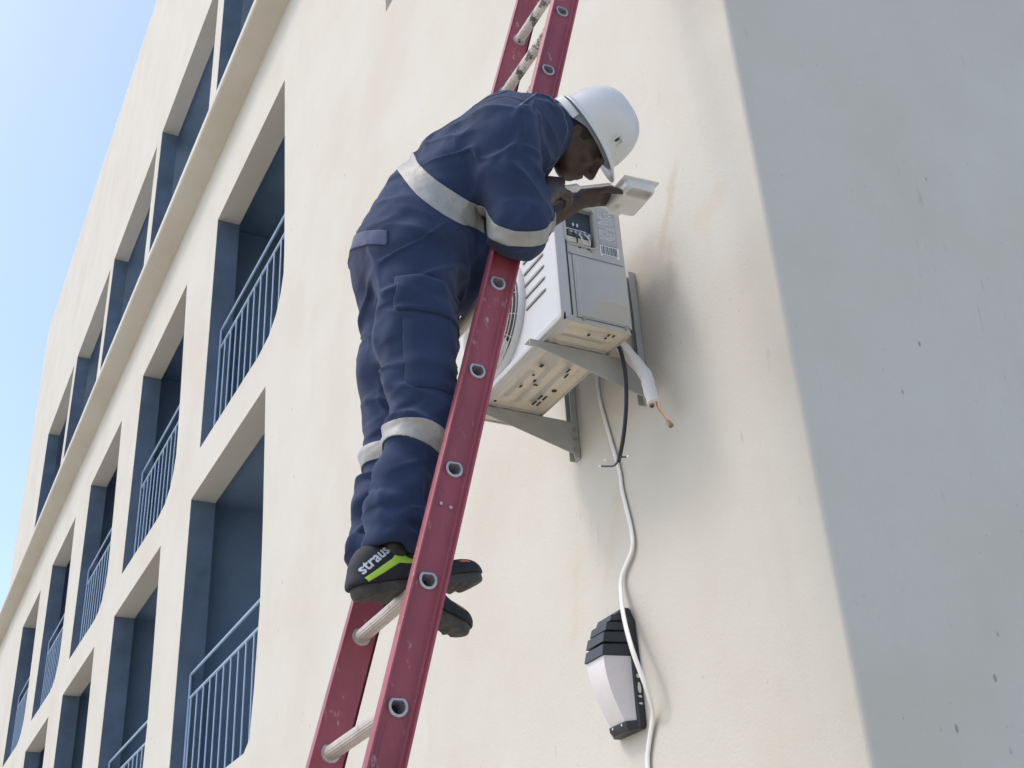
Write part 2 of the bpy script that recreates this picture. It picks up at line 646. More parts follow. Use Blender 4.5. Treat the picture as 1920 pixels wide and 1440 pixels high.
def to_mesh(name, V, F):
    me = bpy.data.meshes.new(name)
    me.from_pydata(V.tolist(), [], F.tolist())
    me.update()
    me.shade_smooth()
    return me


# ================================================================== SETTING
# ground
bm = bmesh.new()
s = 600
vv = [bm.verts.new((x, y, 0)) for x, y in ((-s, -s), (s, -s), (s, s), (-s, s))]
bm.faces.new(vv)
g = obj('ground', bm, 'ground')
tag(g, 'sandy bare ground at the foot of the building', kind='structure')

# building
bld = empty('building')
tag(bld, 'cream plastered building with stair openings tinted hazy blue and a plain corner wall', 'building')
XE, XW, ZT = 0.94, -27.0, 19.6
bm = bmesh.new()


def loop(pts):
    v = [bm.verts.new((x, 0, z)) for x, z in pts]
    return [bm.edges.new((v[i], v[(i + 1) % len(v)])) for i in range(len(v))]


edges = loop([(XE, -0.3), (XE, ZT), (XW, ZT), (XW, -0.3)])
# opening with a swept lower corner (seen on the second storey), and the straighter one below it
open_a = [(-4.95, 9.70), (-4.86, 8.95), (-4.77, 8.2), (-4.71, 7.6), (-4.70, 7.35), (-4.76, 7.18), (-4.87, 7.04), (-5.05, 6.94),
          (-5.35, 6.90), (-7.3, 6.93), (-7.3, 9.70)]
open_b = [(-5.07, 6.47), (-5.02, 6.0), (-4.95, 5.2), (-4.92, 4.6), (-4.97, 3.95), (-5.02, 3.62), (-5.15, 3.55), (-7.5, 3.55), (-7.5, 6.47)]
open_c = [(-4.6, 14.4), (-4.6, 10.93), (-7.95, 10.93), (-7.95, 14.4)]
holes = []
BAY = 3.7
for b in range(5):
    for pl in (open_a, open_b, open_c):
        if pl is open_c and b == 0:
            pl = [(-3.1, 14.4), (-3.1, 10.93), (-7.95, 10.93), (-7.95, 14.4)]
        holes.append([(x - BAY * b, z) for x, z in pl])
win = [(-2.43, 9.55), (-1.15, 9.55), (-1.15, 8.17), (-2.43, 8.17)]
holes.append(win)
for h_ in holes:
    edges += loop(h_)
bmesh.ops.triangle_fill(bm, use_beauty=True, use_dissolve=False, edges=edges)
bmesh.ops.dissolve_limit(bm, angle_limit=R(0.5), verts=bm.verts, edges=bm.edges, delimit=set()) if False else None
fs = bm.faces[:]
ex = bmesh.ops.extrude_face_region(bm, geom=fs)
for v in ex['geom']:
    if isinstance(v, bmesh.types.BMVert):
        v.co.y = 0.24
be = [e for e in bm.edges if all(abs(v.co.x - XE) < 1e-5 and abs(v.co.y) < 1e-5 for v in e.verts)]
bmesh.ops.bevel(bm, geom=be, offset=0.018, segments=4, affect='EDGES', profile=0.5)
obj('wall', bm, 'wall', bld)
bm = bmesh.new()
box(bm, (XE - 0.25, 0.24, -0.3), (XE, 9.0, ZT))
obj('end_wall', bm, 'wall', bld)
# ledge under the third row of openings
bm = bmesh.new()
prof = [(0.02, 10.72), (-0.05, 10.735), (-0.26, 10.75), (-0.278, 10.765), (-0.278, 10.86), (-0.265, 10.875), (0.02, 10.89)]
loft(bm, [[(x, y, z) for y, z in prof] for x in (XW, -3.4)])
obj('ledge', bm, 'wall', bld)
# corridors behind the openings
bm = bmesh.new()
box(bm, (XW + 0.1, 2.2, 0.0), (-2.8, 2.3, ZT - 0.3))
obj('corridor_wall', bm, 'blue', bld)
for z0, z1 in ((3.30, 3.50), (6.55, 6.85), (10.0, 10.7), (14.5, 14.8)):
    bm = bmesh.new()
    box(bm, (XW + 0.1, 0.243, z0), (-2.9, 2.2, z1))
    obj('floor_slab', bm, 'blue', bld)
for b in range(6):
    bm = bmesh.new()
    x = -4.2 - BAY * b
    box(bm, (x - 0.1, 0.246, 0.0), (x + 0.1, 2.19, 9.99))
    obj('partition_wall', bm, 'blue', bld)
for b in range(5):
    for zf, zc in ((3.50, 5.62), (6.85, 8.97), (10.7, 12.82)):
        xd = -5.75 - BAY * b
        bm = bmesh.new()
        box(bm, (xd - .55, 2.13, zf), (xd - .47, 2.197, zc + .08))
        box(bm, (xd + .47, 2.13, zf), (xd + .55, 2.197, zc + .08))
        box(bm, (xd - .47, 2.13, zc), (xd + .47, 2.197, zc + .08))
        dr = obj('door', bm, 'rail_paint', bld, bevel=.006)
        bm = bmesh.new()
        box(bm, (xd - .468, 2.16, zf + .01), (xd + .468, 2.196, zc - .004))
        for pz0, pz1 in ((.18, .95), (1.1, 1.95)):
            for px0, px1 in ((-.39, -.05), (.05, .39)):
                box(bm, (xd + px0, 2.148, zf + pz0), (xd + px1, 2.161, zf + pz1))
        obj('door_leaf', bm, 'door', dr, bevel=.004)
        bm = bmesh.new()
        box(bm, (XW + .2 if b == 4 else xd - BAY / 2 + .1, 2.185, zf), (xd - .552, 2.199, zf + .12))
        obj('skirting', bm, 'rail_paint', bld)
# added thin panels: dark blue shade coloured onto each opening's far jamb
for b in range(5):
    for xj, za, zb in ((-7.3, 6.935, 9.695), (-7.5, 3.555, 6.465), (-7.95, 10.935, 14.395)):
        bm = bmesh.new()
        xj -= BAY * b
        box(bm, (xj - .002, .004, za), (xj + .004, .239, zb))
        obj('reveal_shade', bm, 'reveal_shade', bld)
# window above
wf = bmesh.new()
x0, x1, z0, z1 = -2.43, -1.15, 8.17, 9.55
for lo, hi in (((x0, .10, z0), (x0 + .06, .16, z1)), ((x1 - .06, .10, z0), (x1, .16, z1)), ((x0 + .06, .10, z0), (x1 - .06, .16, z0 + .06)),
               ((x0 + .06, .10, z1 - .06), (x1 - .06, .16, z1)), (((x0 + x1) / 2 - .03, .103, z0 + .06), ((x0 + x1) / 2 + .03, .157, z1 - .06))):
    box(wf, lo, hi)
w_ = obj('window', wf, 'frame', bld)
for xa, xb in ((x0 + .06, (x0 + x1) / 2 - .03), ((x0 + x1) / 2 + .03, x1 - .06)):
    bm = bmesh.new()
    box(bm, (xa, .125, z0 + .06), (xb, .135, z1 - .06))
    obj('pane', bm, 'glass', w_)


# railings inside the openings
def railing(x0, x1, y, zt, zm, zb, step, label):
    r = empty('balcony_railing')
    tag(r, label, 'railing', 'railings in the stair openings')
    for z in (zt, zm):
        obj('rail', rod((x0, y, z), (x1, y, z), 0.013, 8), 'rail_paint', r, smooth=True)
    x = x1 - 0.09
    while x > x0:
        obj('baluster', rod((x, y, zm), (x, y, zb), 0.0075, 6), 'rail_paint', r, smooth=True)
        x -= step
    for px in (x0 + 0.02, x1 - 0.02):
        obj('post', rod((px, y, zt), (px, y, zb), 0.012, 8), 'rail_paint', r, smooth=True)


railing(-7.29, -4.72, .12, 8.29, 8.07, 6.9, 0.205, 'pale blue balustrade in the opening with the swept corner, upper left of the man')
railing(-7.49, -4.93, .12, 4.75, 4.53, 3.55, 0.215, 'pale blue balustrade in the lowest stair opening, left of the ladder foot')
for b in range(1, 5):
    railing(-7.29 - BAY * b, -4.72 - BAY * b, .12, 8.29, 8.07, 6.9, 0.205,
            'pale blue balustrade in upper row of openings, bay %s along from the man' % ('two', 'three', 'four', 'five')[b - 1])
    railing(-7.49 - BAY * b, -4.93 - BAY * b, .12, 4.75, 4.53, 3.55, 0.215,
            'pale blue balustrade in lower row of openings, bay %s along from the man' % ('two', 'three', 'four', 'five')[b - 1])

# ================================================================== LADDER
LP = Vector((1.0033, -1.37076, 2.2594))
LD = Vector((-0.01775, 0.25643, 0.96640)).normalized()
LX = Vector((1, 0, 0))
LX = (LX - LD * LX.dot(LD)).normalized()
LN = LD.cross(LX)                      # towards the wall side
if LN.y < 0:
    LN = -LN
RS = 0.305
XF = -0.42                             # far web, along LX from the near one


def lpt(a, n, t):
    return LP + LX * a + LN * n + LD * t


lad = empty('ladder')
tag(lad, 'red fibreglass extension ladder with pale ribbed rungs leaning on the wall', 'ladder')
W2, FL, TH = 0.043, 0.024, 0.006
prof = [(0, -W2), (FL, -W2), (FL, -W2 + TH), (TH * .8, -W2 + TH + .003), (TH * .8, W2 - TH - .003), (FL, W2 - TH), (FL, W2), (0, W2)]
K0, K1 = -7.62, 17.2
def dprofile(r, k=18):
    out = []
    # flat upper side, round below; (n, z) with n horizontal
    a0 = R(38)
    for i in range(k):
        a = math.pi / 2 + a0 + (2 * math.pi - 2 * a0) * i / (k - 1)
        out.append((r * math.cos(a), r * math.sin(a)))
    return out


def dring(a, r, k, ribs=0.0):
    c = lpt(a, 0, k * RS)
    pr = dprofile(r, 30)
    out = []
    for i, (n, z) in enumerate(pr):
        s_ = 1 - (ribs if i % 2 else 0)
        out.append(c + Vector((0, n * s_, z * s_)))
    return out


for sgn, a0 in ((1, 0.0), (-1, XF)):
    bm = bmesh.new()

    def rl(pts):
        v = [bm.verts.new((0, n_, t_)) for n_, t_ in pts]
        return [bm.edges.new((v[i], v[(i + 1) % len(v)])) for i in range(len(v))]
    T0_, T1_ = K0 * RS, K1 * RS
    ed = rl([(-W2, T0_), (W2, T0_), (W2, T1_), (-W2, T1_)])
    for k in range(-7, 17):
        hp_ = []
        for n_, z_ in dprofile(.0182, 20):
            vv_ = Vector((0, n_, z_))
            hp_.append((vv_.dot(LN), vv_.dot(LD) + k * RS))
        ed += rl(hp_)
    bmesh.ops.triangle_fill(bm, use_beauty=True, edges=ed)
    ex = bmesh.ops.extrude_face_region(bm, geom=bm.faces[:])
    for v in ex['geom']:
        if isinstance(v, bmesh.types.BMVert):
            v.co.x = -.005
    for sn in (-1, 1):
        # flange with a rounded lip
        pr = [(-.005, W2 + .0004), (FL - .002, W2 + .0004), (FL, W2 - .001), (FL, W2 - TH + .001), (FL - .002, W2 - TH), (.006, W2 - TH), (.0006, W2 - TH - .006), (-.005, W2 - TH)]
        loft(bm, [[Vector((a_, sn * n_, t_)) for a_, n_ in pr] for t_ in (T0_ - .001, T1_ + .001)])
    for v in bm.verts:
        v.co = lpt(a0 + sgn * v.co.x, v.co.y, v.co.z)
    obj('rail', bm, 'red', lad, smooth=True)
rung_mesh = {}
for k in range(-7, 17):
    spot = k >= 6
    if spot not in rung_mesh:
        bm = bmesh.new()
        loft(bm, [dring(-0.006, 0.0185, 0, .0), dring(-0.05, 0.0185, 0, .05), dring(XF + .05, 0.0185, 0, .05), dring(XF + 0.006, 0.0185, 0)], cap=False)
        me = bpy.data.meshes.new('rung')
        bmesh.ops.recalc_face_normals(bm, faces=bm.faces)
        bm.to_mesh(me)
        bm.free()
        me.materials.append(M['alu_spot' if spot else 'alu'])
        rung_mesh[spot] = me
        # swaged collar clamped through each rail, and the hollow end of the tube
        ferr = []
        for a_, d_ in ((0.0, 1), (XF, -1)):
            bm = bmesh.new()
            loft(bm, [dring(a_ + d_ * x_, r0, 0) for x_, r0 in ((-.0115, .0187), (-.011, .0235), (-.0055, .0245), (-.005, .0181), (.0002, .0181), (.0005, .0235), (.006, .0225), (.0065, .0165), (-.05, .0160))], cap=False)
            me = bpy.data.meshes.new('ferrule')
            bmesh.ops.recalc_face_normals(bm, faces=bm.faces)
            bm.to_mesh(me)
            bm.free()
            me.materials.append(M['ferrule'])
            bm = bmesh.new()
            bm.faces.new([bm.verts.new(p) for p in dring(a_ - d_ * .035, .0166, 0)])
            mh = bpy.data.meshes.new('hollow')
            bm.to_mesh(mh)
            bm.free()
            mh.materials.append(M['dark'])
            ferr.append((me, mh))
    r_ = link('rung', rung_mesh[spot], None, lad)
    r_.location = LD * (k * RS)
    for fm_, hm_ in ferr:
        link('ferrule', fm_, None, r_)
        link('hollow', hm_, None, r_)
# rivets on the near rail
for dn in (-.012, .014):
    bm = bmesh.new()
    p = lpt(0.0003, dn, 1.66 * RS)
    tube(bm, [p, p + LX * .004], .0045, 8)
    obj('rivet', bm, 'ferrule', lad, smooth=True)

# ================================================================== AIR CONDITIONER
AX0, AX1, AY0, AY1, AZ0, AZ1 = -0.490, 0.325, -0.45, -0.16, 3.862, 4.412
ac = empty('air_conditioner')
tag(ac, 'cream split air conditioner outdoor unit on wall brackets with its side cover off', 'air conditioner')
# casing: top, sides and back as a rounded shell (the front and pan are their own parts)
TY0, TY1, TZ0, TZ1 = -0.400, -0.278, 4.205, 4.375     # terminal opening
bm = bmesh.new()
box(bm, (AX0 + .004, AY0 + .05, AZ0 + .012), (AX1 - .075, AY1, AZ1 - .004))
box(bm, (AX1 - .0745, AY0 + .05, AZ1 - .03), (AX1 - .0285, AY1, AZ1 - .004))
box(bm, (AX1 - .0745, AY1 - .02, AZ0 + .012), (AX1 - .0285, AY1, AZ1 - .0305))
obj('casing', bm, 'ac', ac, bevel=0.008, segs=3, smooth=True)
# right side panel with the opening cut in it
bm = bmesh.new()
GY0, GY1, GZ0, GZ1 = -.362, -.176, 3.893, 4.128        # hand recess
ys = [AY0 + .045, TY0, GY0, TY1, GY1, AY1 + .002]
zs = [AZ0 + .014, GZ0, GZ1, TZ0, TZ1, AZ1]
for i in range(5):
    for j in range(5):
        if (i in (1, 2) and j == 3) or (i in (2, 3) and j == 1):
            continue
        v = [bm.verts.new((AX1, y, z)) for y, z in ((ys[i], zs[j]), (ys[i + 1], zs[j]), (ys[i + 1], zs[j + 1]), (ys[i], zs[j + 1]))]
        bm.faces.new(v)
bmesh.ops.remove_doubles(bm, verts=bm.verts, dist=1e-5)
ex = bmesh.ops.extrude_face_region(bm, geom=bm.faces[:])
for v in ex['geom']:
    if isinstance(v, bmesh.types.BMVert):
        v.co.x -= 0.028
side = obj('side_panel', bm, 'ac', ac, bevel=0.003, segs=2, smooth=True)
# moulded cover over the valves, with a wide sloping flank at the front
bm = bmesh.new()
loft(bm, [[(AX1 - .004, -.378, 3.882), (AX1 - .004, -.168, 3.882), (AX1 - .004, -.166, 4.138), (AX1 - .004, -.378, 4.138)],
          [(AX1 + .006, -.372, 3.886), (AX1 + .006, -.174, 3.886), (AX1 + .006, -.172, 4.132), (AX1 + .006, -.372, 4.132)],
          [(AX1 + .007, -.362, 3.892), (AX1 + .007, -.182, 3.892), (AX1 + .007, -.180, 4.124), (AX1 + .007, -.362, 4.124)],
          [(AX1 + .046, -.300, 3.938), (AX1 + .046, -.192, 3.938), (AX1 + .046, -.190, 4.104), (AX1 + .046, -.322, 4.104)]])
obj('valve_cover', bm, 'ac', ac, bevel=0.006, segs=3, smooth=True)
bm = bmesh.new()
for lo, hi in (((-.390, 3.882), (-.3865, 4.150)), ((-.390, 4.1505), (-.166, 4.154)), ((-.392, 3.876), (-.166, 3.8795))):
    box(bm, (AX1 - .002, lo[0], lo[1]), (AX1 + .0008, hi[0], hi[1]))
obj('groove_shade', bm, 'block', side)  # dark strips paint the shade of the groove around the valve cover
for (y, z) in ((-.362, 3.873), (-.185, 3.873), (-.395, 4.155), (-.30, 4.186)):
    bm = bmesh.new()
    tube(bm, [(AX1, y, z), (AX1 + .004, y, z)], .006, 10)
    tube(bm, [(AX1 + .004, y, z), (AX1 + .006, y, z)], .0035, 6)
    obj('screw', bm, 'steel', side, smooth=True)
# seam line between the side panel and front post, and raised lip round the opening
bm = bmesh.new()
box(bm, (AX1 - .004, AY0 + .040, AZ0 + .02), (AX1 + .001, AY0 + .0445, AZ1 - .01))
obj('seam', bm, 'dark', ac)
bm = bmesh.new()
lip = []
for q in range(4):
    cy, cz = [(TY1 - .018, TZ1 - .018), (TY0 + .018, TZ1 - .018), (TY0 + .018, TZ0 + .018), (TY1 - .018, TZ0 + .018)][q]
    for i in range(6):
        a = R(90 * q + 18 * i)
        lip.append((AX1 + .001, cy + .026 * math.cos(a), cz + .026 * math.sin(a)))
tube(bm, lip, .0045, 8, closed=True)
obj('opening_lip', bm, 'ac', side, smooth=True)
bm = bmesh.new()
box(bm, (AX1 - .06, TY0 - .004, TZ0 - .004), (AX1 - .026, TY1 + .004, TZ1 + .004))
bm.faces.ensure_lookup_table()
obj('terminal_cavity', bm, 'cavity', side)
# terminal block, clamp and loose leads in the opening
tb = bmesh.new()
box(tb, (AX1 - .027, TY0 + .010, TZ0 + .038), (AX1 - .006, TY1 - .012, TZ0 + .066))
term = obj('terminal_block', tb, 'block', side, bevel=.003, smooth=True)
for i in range(5):
    y = TY0 + .02 + i * .0195
    bm = bmesh.new()
    tube(bm, [(AX1 - .006, y, TZ0 + .052), (AX1 - .001, y, TZ0 + .052)], .0055, 8)
    obj('terminal_screw', bm, 'steel', term, smooth=True)
bm = bmesh.new()
box(bm, (AX1 - .026, TY0 + .006, TZ0 + .068), (AX1 - .012, TY1 - .03, TZ0 + .074))
box(bm, (AX1 - .024, TY0 + .04, TZ0 + .095), (AX1 - .018, TY0 + .046, TZ0 + .108))
box(bm, (AX1 - .024, TY0 + .058, TZ0 + .095), (AX1 - .018, TY0 + .064, TZ0 + .108))
obj('clamp', bm, 'paper', term)
bm = bmesh.new()
box(bm, (AX1 - .026, TY0 + .002, TZ0 + .006), (AX1 - .004, TY1 - .02, TZ0 + .030))
obj('cord_clamp', bm, 'pan', term, bevel=.004, smooth=True)
for y0, dz in ((TY0 + .03, 0), (TY0 + .055, -.004), (TY0 + .085, .003)):
    bm = bmesh.new()
    tube(bm, spline([(AX1 - .004, y0, TZ0 + .05), (AX1 + .004, y0 + .006, TZ0 + .03 + dz), (AX1 - .002, y0 + .014, TZ0 + .012 + dz), (AX1 - .02, y0 + .01, TZ0 + .002)], 4), .003, 6)
    obj('lead', bm, 'paper' if dz else 'rubber', term, smooth=True)
bm = bmesh.new()
for y, z, a_, b_ in ((-.356, 4.187, .010, .005), (-.318, 4.188, .012, .006), (-.335, 4.190, .004, .003)):
    box(bm, (AX1 - .001, y, z), (AX1 + .0012, y + a_, z + b_))
obj('slot', bm, 'dark', side)
# nameplate and barcode sticker
bm = bmesh.new()
v = [(-.264, 4.200), (-.190, 4.200), (-.190, 4.398), (-.264, 4.398)]
box(bm, (AX1 + .0008, -.264, 4.232), (AX1 + .0016, -.182, 4.396))
npl = obj('nameplate', bm, 'label', side)
bm = bmesh.new()
rr = random.Random(4)
z = 4.386
while z > 4.242:
    y = -.258
    while y < -.190:
        w = rr.uniform(.004, .016)
        if rr.random() < .72:
            box(bm, (AX1 + .0015, y, z), (AX1 + .0020, min(y + w, -.188), z + rr.choice((.0022, .0028))))
        y += w + .003
    z -= rr.choice((.0065, .0075, .011))
obj('print', bm, 'paper', npl)
bm = bmesh.new()
box(bm, (AX1 + .0008, -.262, 4.176), (AX1 + .0018, -.178, 4.228))
stk = obj('barcode_sticker', bm, 'paper', side)
bm = bmesh.new()
y = -.256
while y < -.188:
    w = rr.choice((.0012, .002, .003, .0045))
    box(bm, (AX1 + .0017, y, 4.188), (AX1 + .0023, y + w, 4.224))
    y += w + rr.choice((.0015, .002, .003))
obj('barcode', bm, 'ink', stk)
bm = bmesh.new()
for i in range(9):
    box(bm, (AX1 + .0017, -.252 + i * .007, 4.179), (AX1 + .0023, -.248 + i * .007, 4.1835))
obj('print', bm, 'ink', stk)

# front: rounded panel with a deep rim
bm = bmesh.new()
def frect(y, d, r, x0=AX0, x1=AX1, z0=AZ0, z1=AZ1, seg=6):
    out = []
    xs0, xs1, zs0, zs1 = x0 + d, x1 - d, z0 + d, z1 - d
    for cx, cz, a0 in ((xs1 - r, zs1 - r, 0), (xs0 + r, zs1 - r, 90), (xs0 + r, zs0 + r, 180), (xs1 - r, zs0 + r, 270)):
        for i in range(seg + 1):
            a = R(a0 + 90 * i / seg)
            out.append((cx + r * math.cos(a), y, cz + r * math.sin(a)))
    return out
loft(bm, [frect(AY0 + .042, .002, .012), frect(AY0 + .018, .000, .014), frect(AY0 + .014, .002, .014), frect(AY0 + .010, .001, .014),
          frect(AY0 - .002, .004, .018), frect(AY0 - .006, .012, .02), frect(AY0 - .006, .022, .02), frect(AY0 + .003, .032, .02), frect(AY0 + .004, .045, .02)])
fp = obj('front_panel', bm, 'ac_front', ac, smooth=True)
# horizontal finger slots on the right of the front
for i in range(5):
    z = 4.048 + i * .052
    bm = bmesh.new()
    xa, xb = .062, .222
    n_ = 9
    rings = []
    for k in range(n_):
        t = k / (n_ - 1)
        e = .0045 * math.sqrt(max(0.02, 1 - (2 * t - 1) ** 6))
        x = xa + (xb - xa) * t
        rings.append([(x, AY0 + .003, z - e), (x, AY0 - .003 * (e / .0045), z + e * .2), (x, AY0 + .003, z + e)])
    loft(bm, rings)
    sl = obj('louvre', bm, 'ac_front', fp, smooth=True)
    bm = bmesh.new()
    box(bm, (xa + .006, AY0 + .0015, z - .0072), (xb - .006, AY0 + .0035, z - .0042))
    obj('slot', bm, 'dark', sl)
# fan opening, blade rotor and domed wire grille
FX, FZ, FR = -0.188, 4.137, 0.236
bm = bmesh.new()
def ring_pts(r, y, n=64):
    return [(FX + r * math.cos(2 * math.pi * k / n), y, FZ + r * math.sin(2 * math.pi * k / n)) for k in range(n)]
loft(bm, [ring_pts(FR + .018, AY0 + .003), ring_pts(FR + .010, AY0 - .012), ring_pts(FR - .002, AY0 - .018), ring_pts(FR - .008, AY0 - .012), ring_pts(FR - .010, AY0 + .002)], cap=False)
obj('fan_ring', bm, 'ac_front', fp, smooth=True)
bm = bmesh.new()
bm.faces.new([bm.verts.new(p) for p in ring_pts(FR - .009, AY0 + .0015)])
obj('fan_hollow', bm, 'dark', fp)
bm = bmesh.new()
for b_ in range(3):
    rings = []
    for i in range(8):
        r0 = .05 + (.215 - .05) * i / 7
        a0 = R(120 * b_ + 25 * i / 7)
        wd = R(70 - 4 * i)
        rings.append([(FX + r0 * math.cos(a0 + wd * q / 5), AY0 - .001 - .012 * q / 5, FZ + r0 * math.sin(a0 + wd * q / 5)) for q in range(6)])
    vs_ = [[bm.verts.new(p) for p in r_] for r_ in rings]
    for i in range(7):
        for q in range(5):
            bm.faces.new((vs_[i][q], vs_[i][q + 1], vs_[i + 1][q + 1], vs_[i + 1][q]))
obj('fan_blade', bm, 'bracket', fp, smooth=True)
gr = empty('fan_grille')
gr.parent = ac
def dome(r):
    t = r / FR
    return AY0 - .016 - .042 * math.sqrt(max(0, 1 - t ** 2.6))
rr_ = .045
while rr_ < FR - .002:
    bm = bmesh.new()
    tube(bm, ring_pts(rr_, dome(rr_), 56), .0021, 5, closed=True)
    obj('wire_ring', bm, 'wire', gr, smooth='all')
    rr_ += .0125
for k in range(16):
    bm = bmesh.new()
    a = 2 * math.pi * k / 16
    tube(bm, [(FX + r * math.cos(a), dome(r) + .003, FZ + r * math.sin(a)) for r in np.linspace(.03, FR, 12)], .0024, 5)
    obj('wire_spoke', bm, 'wire', gr, smooth='all')
bm = bmesh.new()
loft(bm, [ring_pts(.05, dome(0) + .004, 24), ring_pts(.046, dome(0) - .004, 24), ring_pts(.03, dome(0) - .007, 24), ring_pts(.004, dome(0) - .008, 24)])
obj('grille_badge', bm, 'ac_front', gr, smooth=True)

# base pan with pressed channels, slots and feet
PZ = AZ0 + .012
bm = bmesh.new()
nx, ny = 74, 30
def pan_h(x, y):
    u = (x - AX0) / (AX1 - AX0)
    v = (y - AY0) / (AY1 - AY0)
    h = 0
    def rb(x0, x1, y0, y1, d):
        e = .012
        fx = max(0, min(1, (x - x0) / e)) * max(0, min(1, (x1 - x) / e))
        fy = max(0, min(1, (y - y0) / e)) * max(0, min(1, (y1 - y) / e))
        return d * fx * fy
    h += rb(-.36, .285, -.425, -.400, .007)
    h += rb(-.30, -.05, -.385, -.345, .013)
    h += rb(-.02, .10, -.385, -.30, .013)
    h += rb(-.33, .02, -.325, -.285, .013)
    h += rb(-.30, .06, -.265, -.225, .013)
    h += rb(.04, .11, -.285, -.205, .013)
    h += rb(.19, .225, -.40, -.20, .013)
    h += rb(.25, .285, -.40, -.20, .013)
    h += rb(-.36, .285, -.205, -.185, .006)
    return h
gv = [[bm.verts.new((AX0 + .006 + (AX1 - AX0 - .012) * i / nx, AY0 + .012 + (AY1 - AY0 - .014) * j / ny,
                     PZ - .010 + pan_h(AX0 + .006 + (AX1 - AX0 - .012) * i / nx, AY0 + .012 + (AY1 - AY0 - .014) * j / ny))) for j in range(ny + 1)] for i in range(nx + 1)]
for i in range(nx):
    for j in range(ny):
        bm.faces.new((gv[i][j], gv[i + 1][j], gv[i + 1][j + 1], gv[i][j + 1]))
pan = obj('base_pan', bm, 'pan', ac, smooth='all')
bm = bmesh.new()
lipp = [(AX0 + .005, AY0 + .011), (AX1 - .004, AY0 + .011), (AX1 - .004, AY1 - .004), (AX0 + .005, AY1 - .004)]
for i in range(4):
    a, b = lipp[i], lipp[(i + 1) % 4]
    x0, x1, y0, y1 = min(a[0], b[0]), max(a[0], b[0]), min(a[1], b[1]), max(a[1], b[1])
    box(bm, (x0 - .003, y0 - .003, PZ - .0165 + .0003 * i), (x1 + .003, y1 + .003, PZ + .012 - .0003 * i))
obj('pan_rim', bm, 'ac', pan, bevel=.002, smooth=True)
rects = [(-.02, -.245, .03, .007), (-.06, -.232, .03, .007), (-.30, -.245, .035, .008), (-.30, -.225, .035, .008), (-.25, -.245, .035, .008), (-.25, -.225, .035, .008),
         (-.13, -.33, .016, .010), (-.155, -.315, .010, .018), (-.19, -.36, .018, .009), (.245, -.305, .012, .009), (.27, -.235, .014, .007), (.27, -.215, .014, .007),
         (.25, -.235, .010, .007), (-.02, -.36, .02, .012), (-.33, -.40, .012, .01)]
for (x, y, a_, b_) in rects:
    bm = bmesh.new()
    box(bm, (x, y, PZ - .0118), (x + a_, y + b_, PZ - .0102 + pan_h(x, y) * 0))
    obj('drain_slot', bm, 'dark', pan)
for (x, y, r0) in ((-.165, -.215, .011), (-.085, -.35, .005)):
    bm = bmesh.new()
    tube(bm, [(x, y, PZ - .0120), (x, y, PZ - .0095)], r0, 14)
    obj('drain_hole', bm, 'dark', pan)
BXR, BXL = 0.145, -0.375
for bx in (BXR, BXL):
    bm = bmesh.new()
    pr = []
    for i in range(13):
        t = i / 12
        y = AY0 + .03 + (AY1 - AY0 - .05) * t
        pr.append([(bx - .028, y, PZ - .008), (bx + .028, y, PZ - .008), (bx + .024 + .004 * math.sin(i * 1.9), y, PZ - .0185 + .002 * math.sin(i * 1.5)), (bx - .024, y, PZ - .0185 + .002 * math.sin(i * 1.5))])
    loft(bm, pr)
    obj('foot', bm, 'bracket', ac, smooth=True)


# ------------------------------------------------------------------ brackets
def bracket(bx, label, zb=3.690):
    b = empty('wall_bracket')
    tag(b, label, 'bracket', 'brackets under the air conditioner')
    zt = AZ0 - .010
    # upright channel on the wall
    bm = bmesh.new()
    pr = [(-.021, -.003), (.021, -.003), (.021, -.030), (.0175, -.030), (.0175, -.007), (-.0175, -.007), (-.0175, -.030), (-.021, -.030)]
    loft(bm, [[(bx + x, y, z) for x, y in pr] for z in (zb, 4.268)])
    up = obj('upright', bm, 'bracket', b, bevel=.001, segs=1)
    # tapered arm: top flange and web
    bm = bmesh.new()
    rings = []
    for y, h in ((-.500, .022), (-.47, .026), (-.30, .072), (-.12, .122), (-.012, .152)):
        rings.append([(bx - .020, y, zt), (bx + .022, y, zt), (bx + .022, y, zt - h), (bx + .019, y, zt - h), (bx + .019, y, zt - .003), (bx - .020, y, zt - .003)])
    loft(bm, rings)
    arm = obj('arm', bm, 'bracket', b, bevel=.0008, segs=1)
    for y, z in ((-.022, zt - .03), (-.022, zt - .075), (-.022, zt - .125)):
        bm = bmesh.new()
        tube(bm, [(bx + .022, y, z), (bx + .030, y, z)], .0085, 6)
        tube(bm, [(bx + .030, y, z), (bx + .037, y, z)], .005, 10)
        tube(bm, [(bx + .0215, y, z), (bx + .0235, y, z)], .012, 14)
        obj('bolt', bm, 'steel', b, smooth=True)
    for z in (3.725, 3.97, 4.06, 4.15, 4.23):
        bm = bmesh.new()
        tube(bm, [(bx, -.0075, z), (bx, -.0085, z)], .006, 10)
        obj('fixing_hole', bm, 'dark', up)
    bm = bmesh.new()
    tube(bm, [(bx - .002, -.19, zt - .020), (bx - .002, -.19, zt - .003)], .006, 8)
    tube(bm, [(bx - .002, -.19, zt - .012), (bx - .002, -.19, zt - .0035)], .010, 6)
    obj('bolt', bm, 'steel', b, smooth=True)


bracket(BXR, 'grey steel wall bracket under the open side of the air conditioner')
bracket(BXL, 'grey steel wall bracket under the fan end, lower in view and partly behind the ladder')

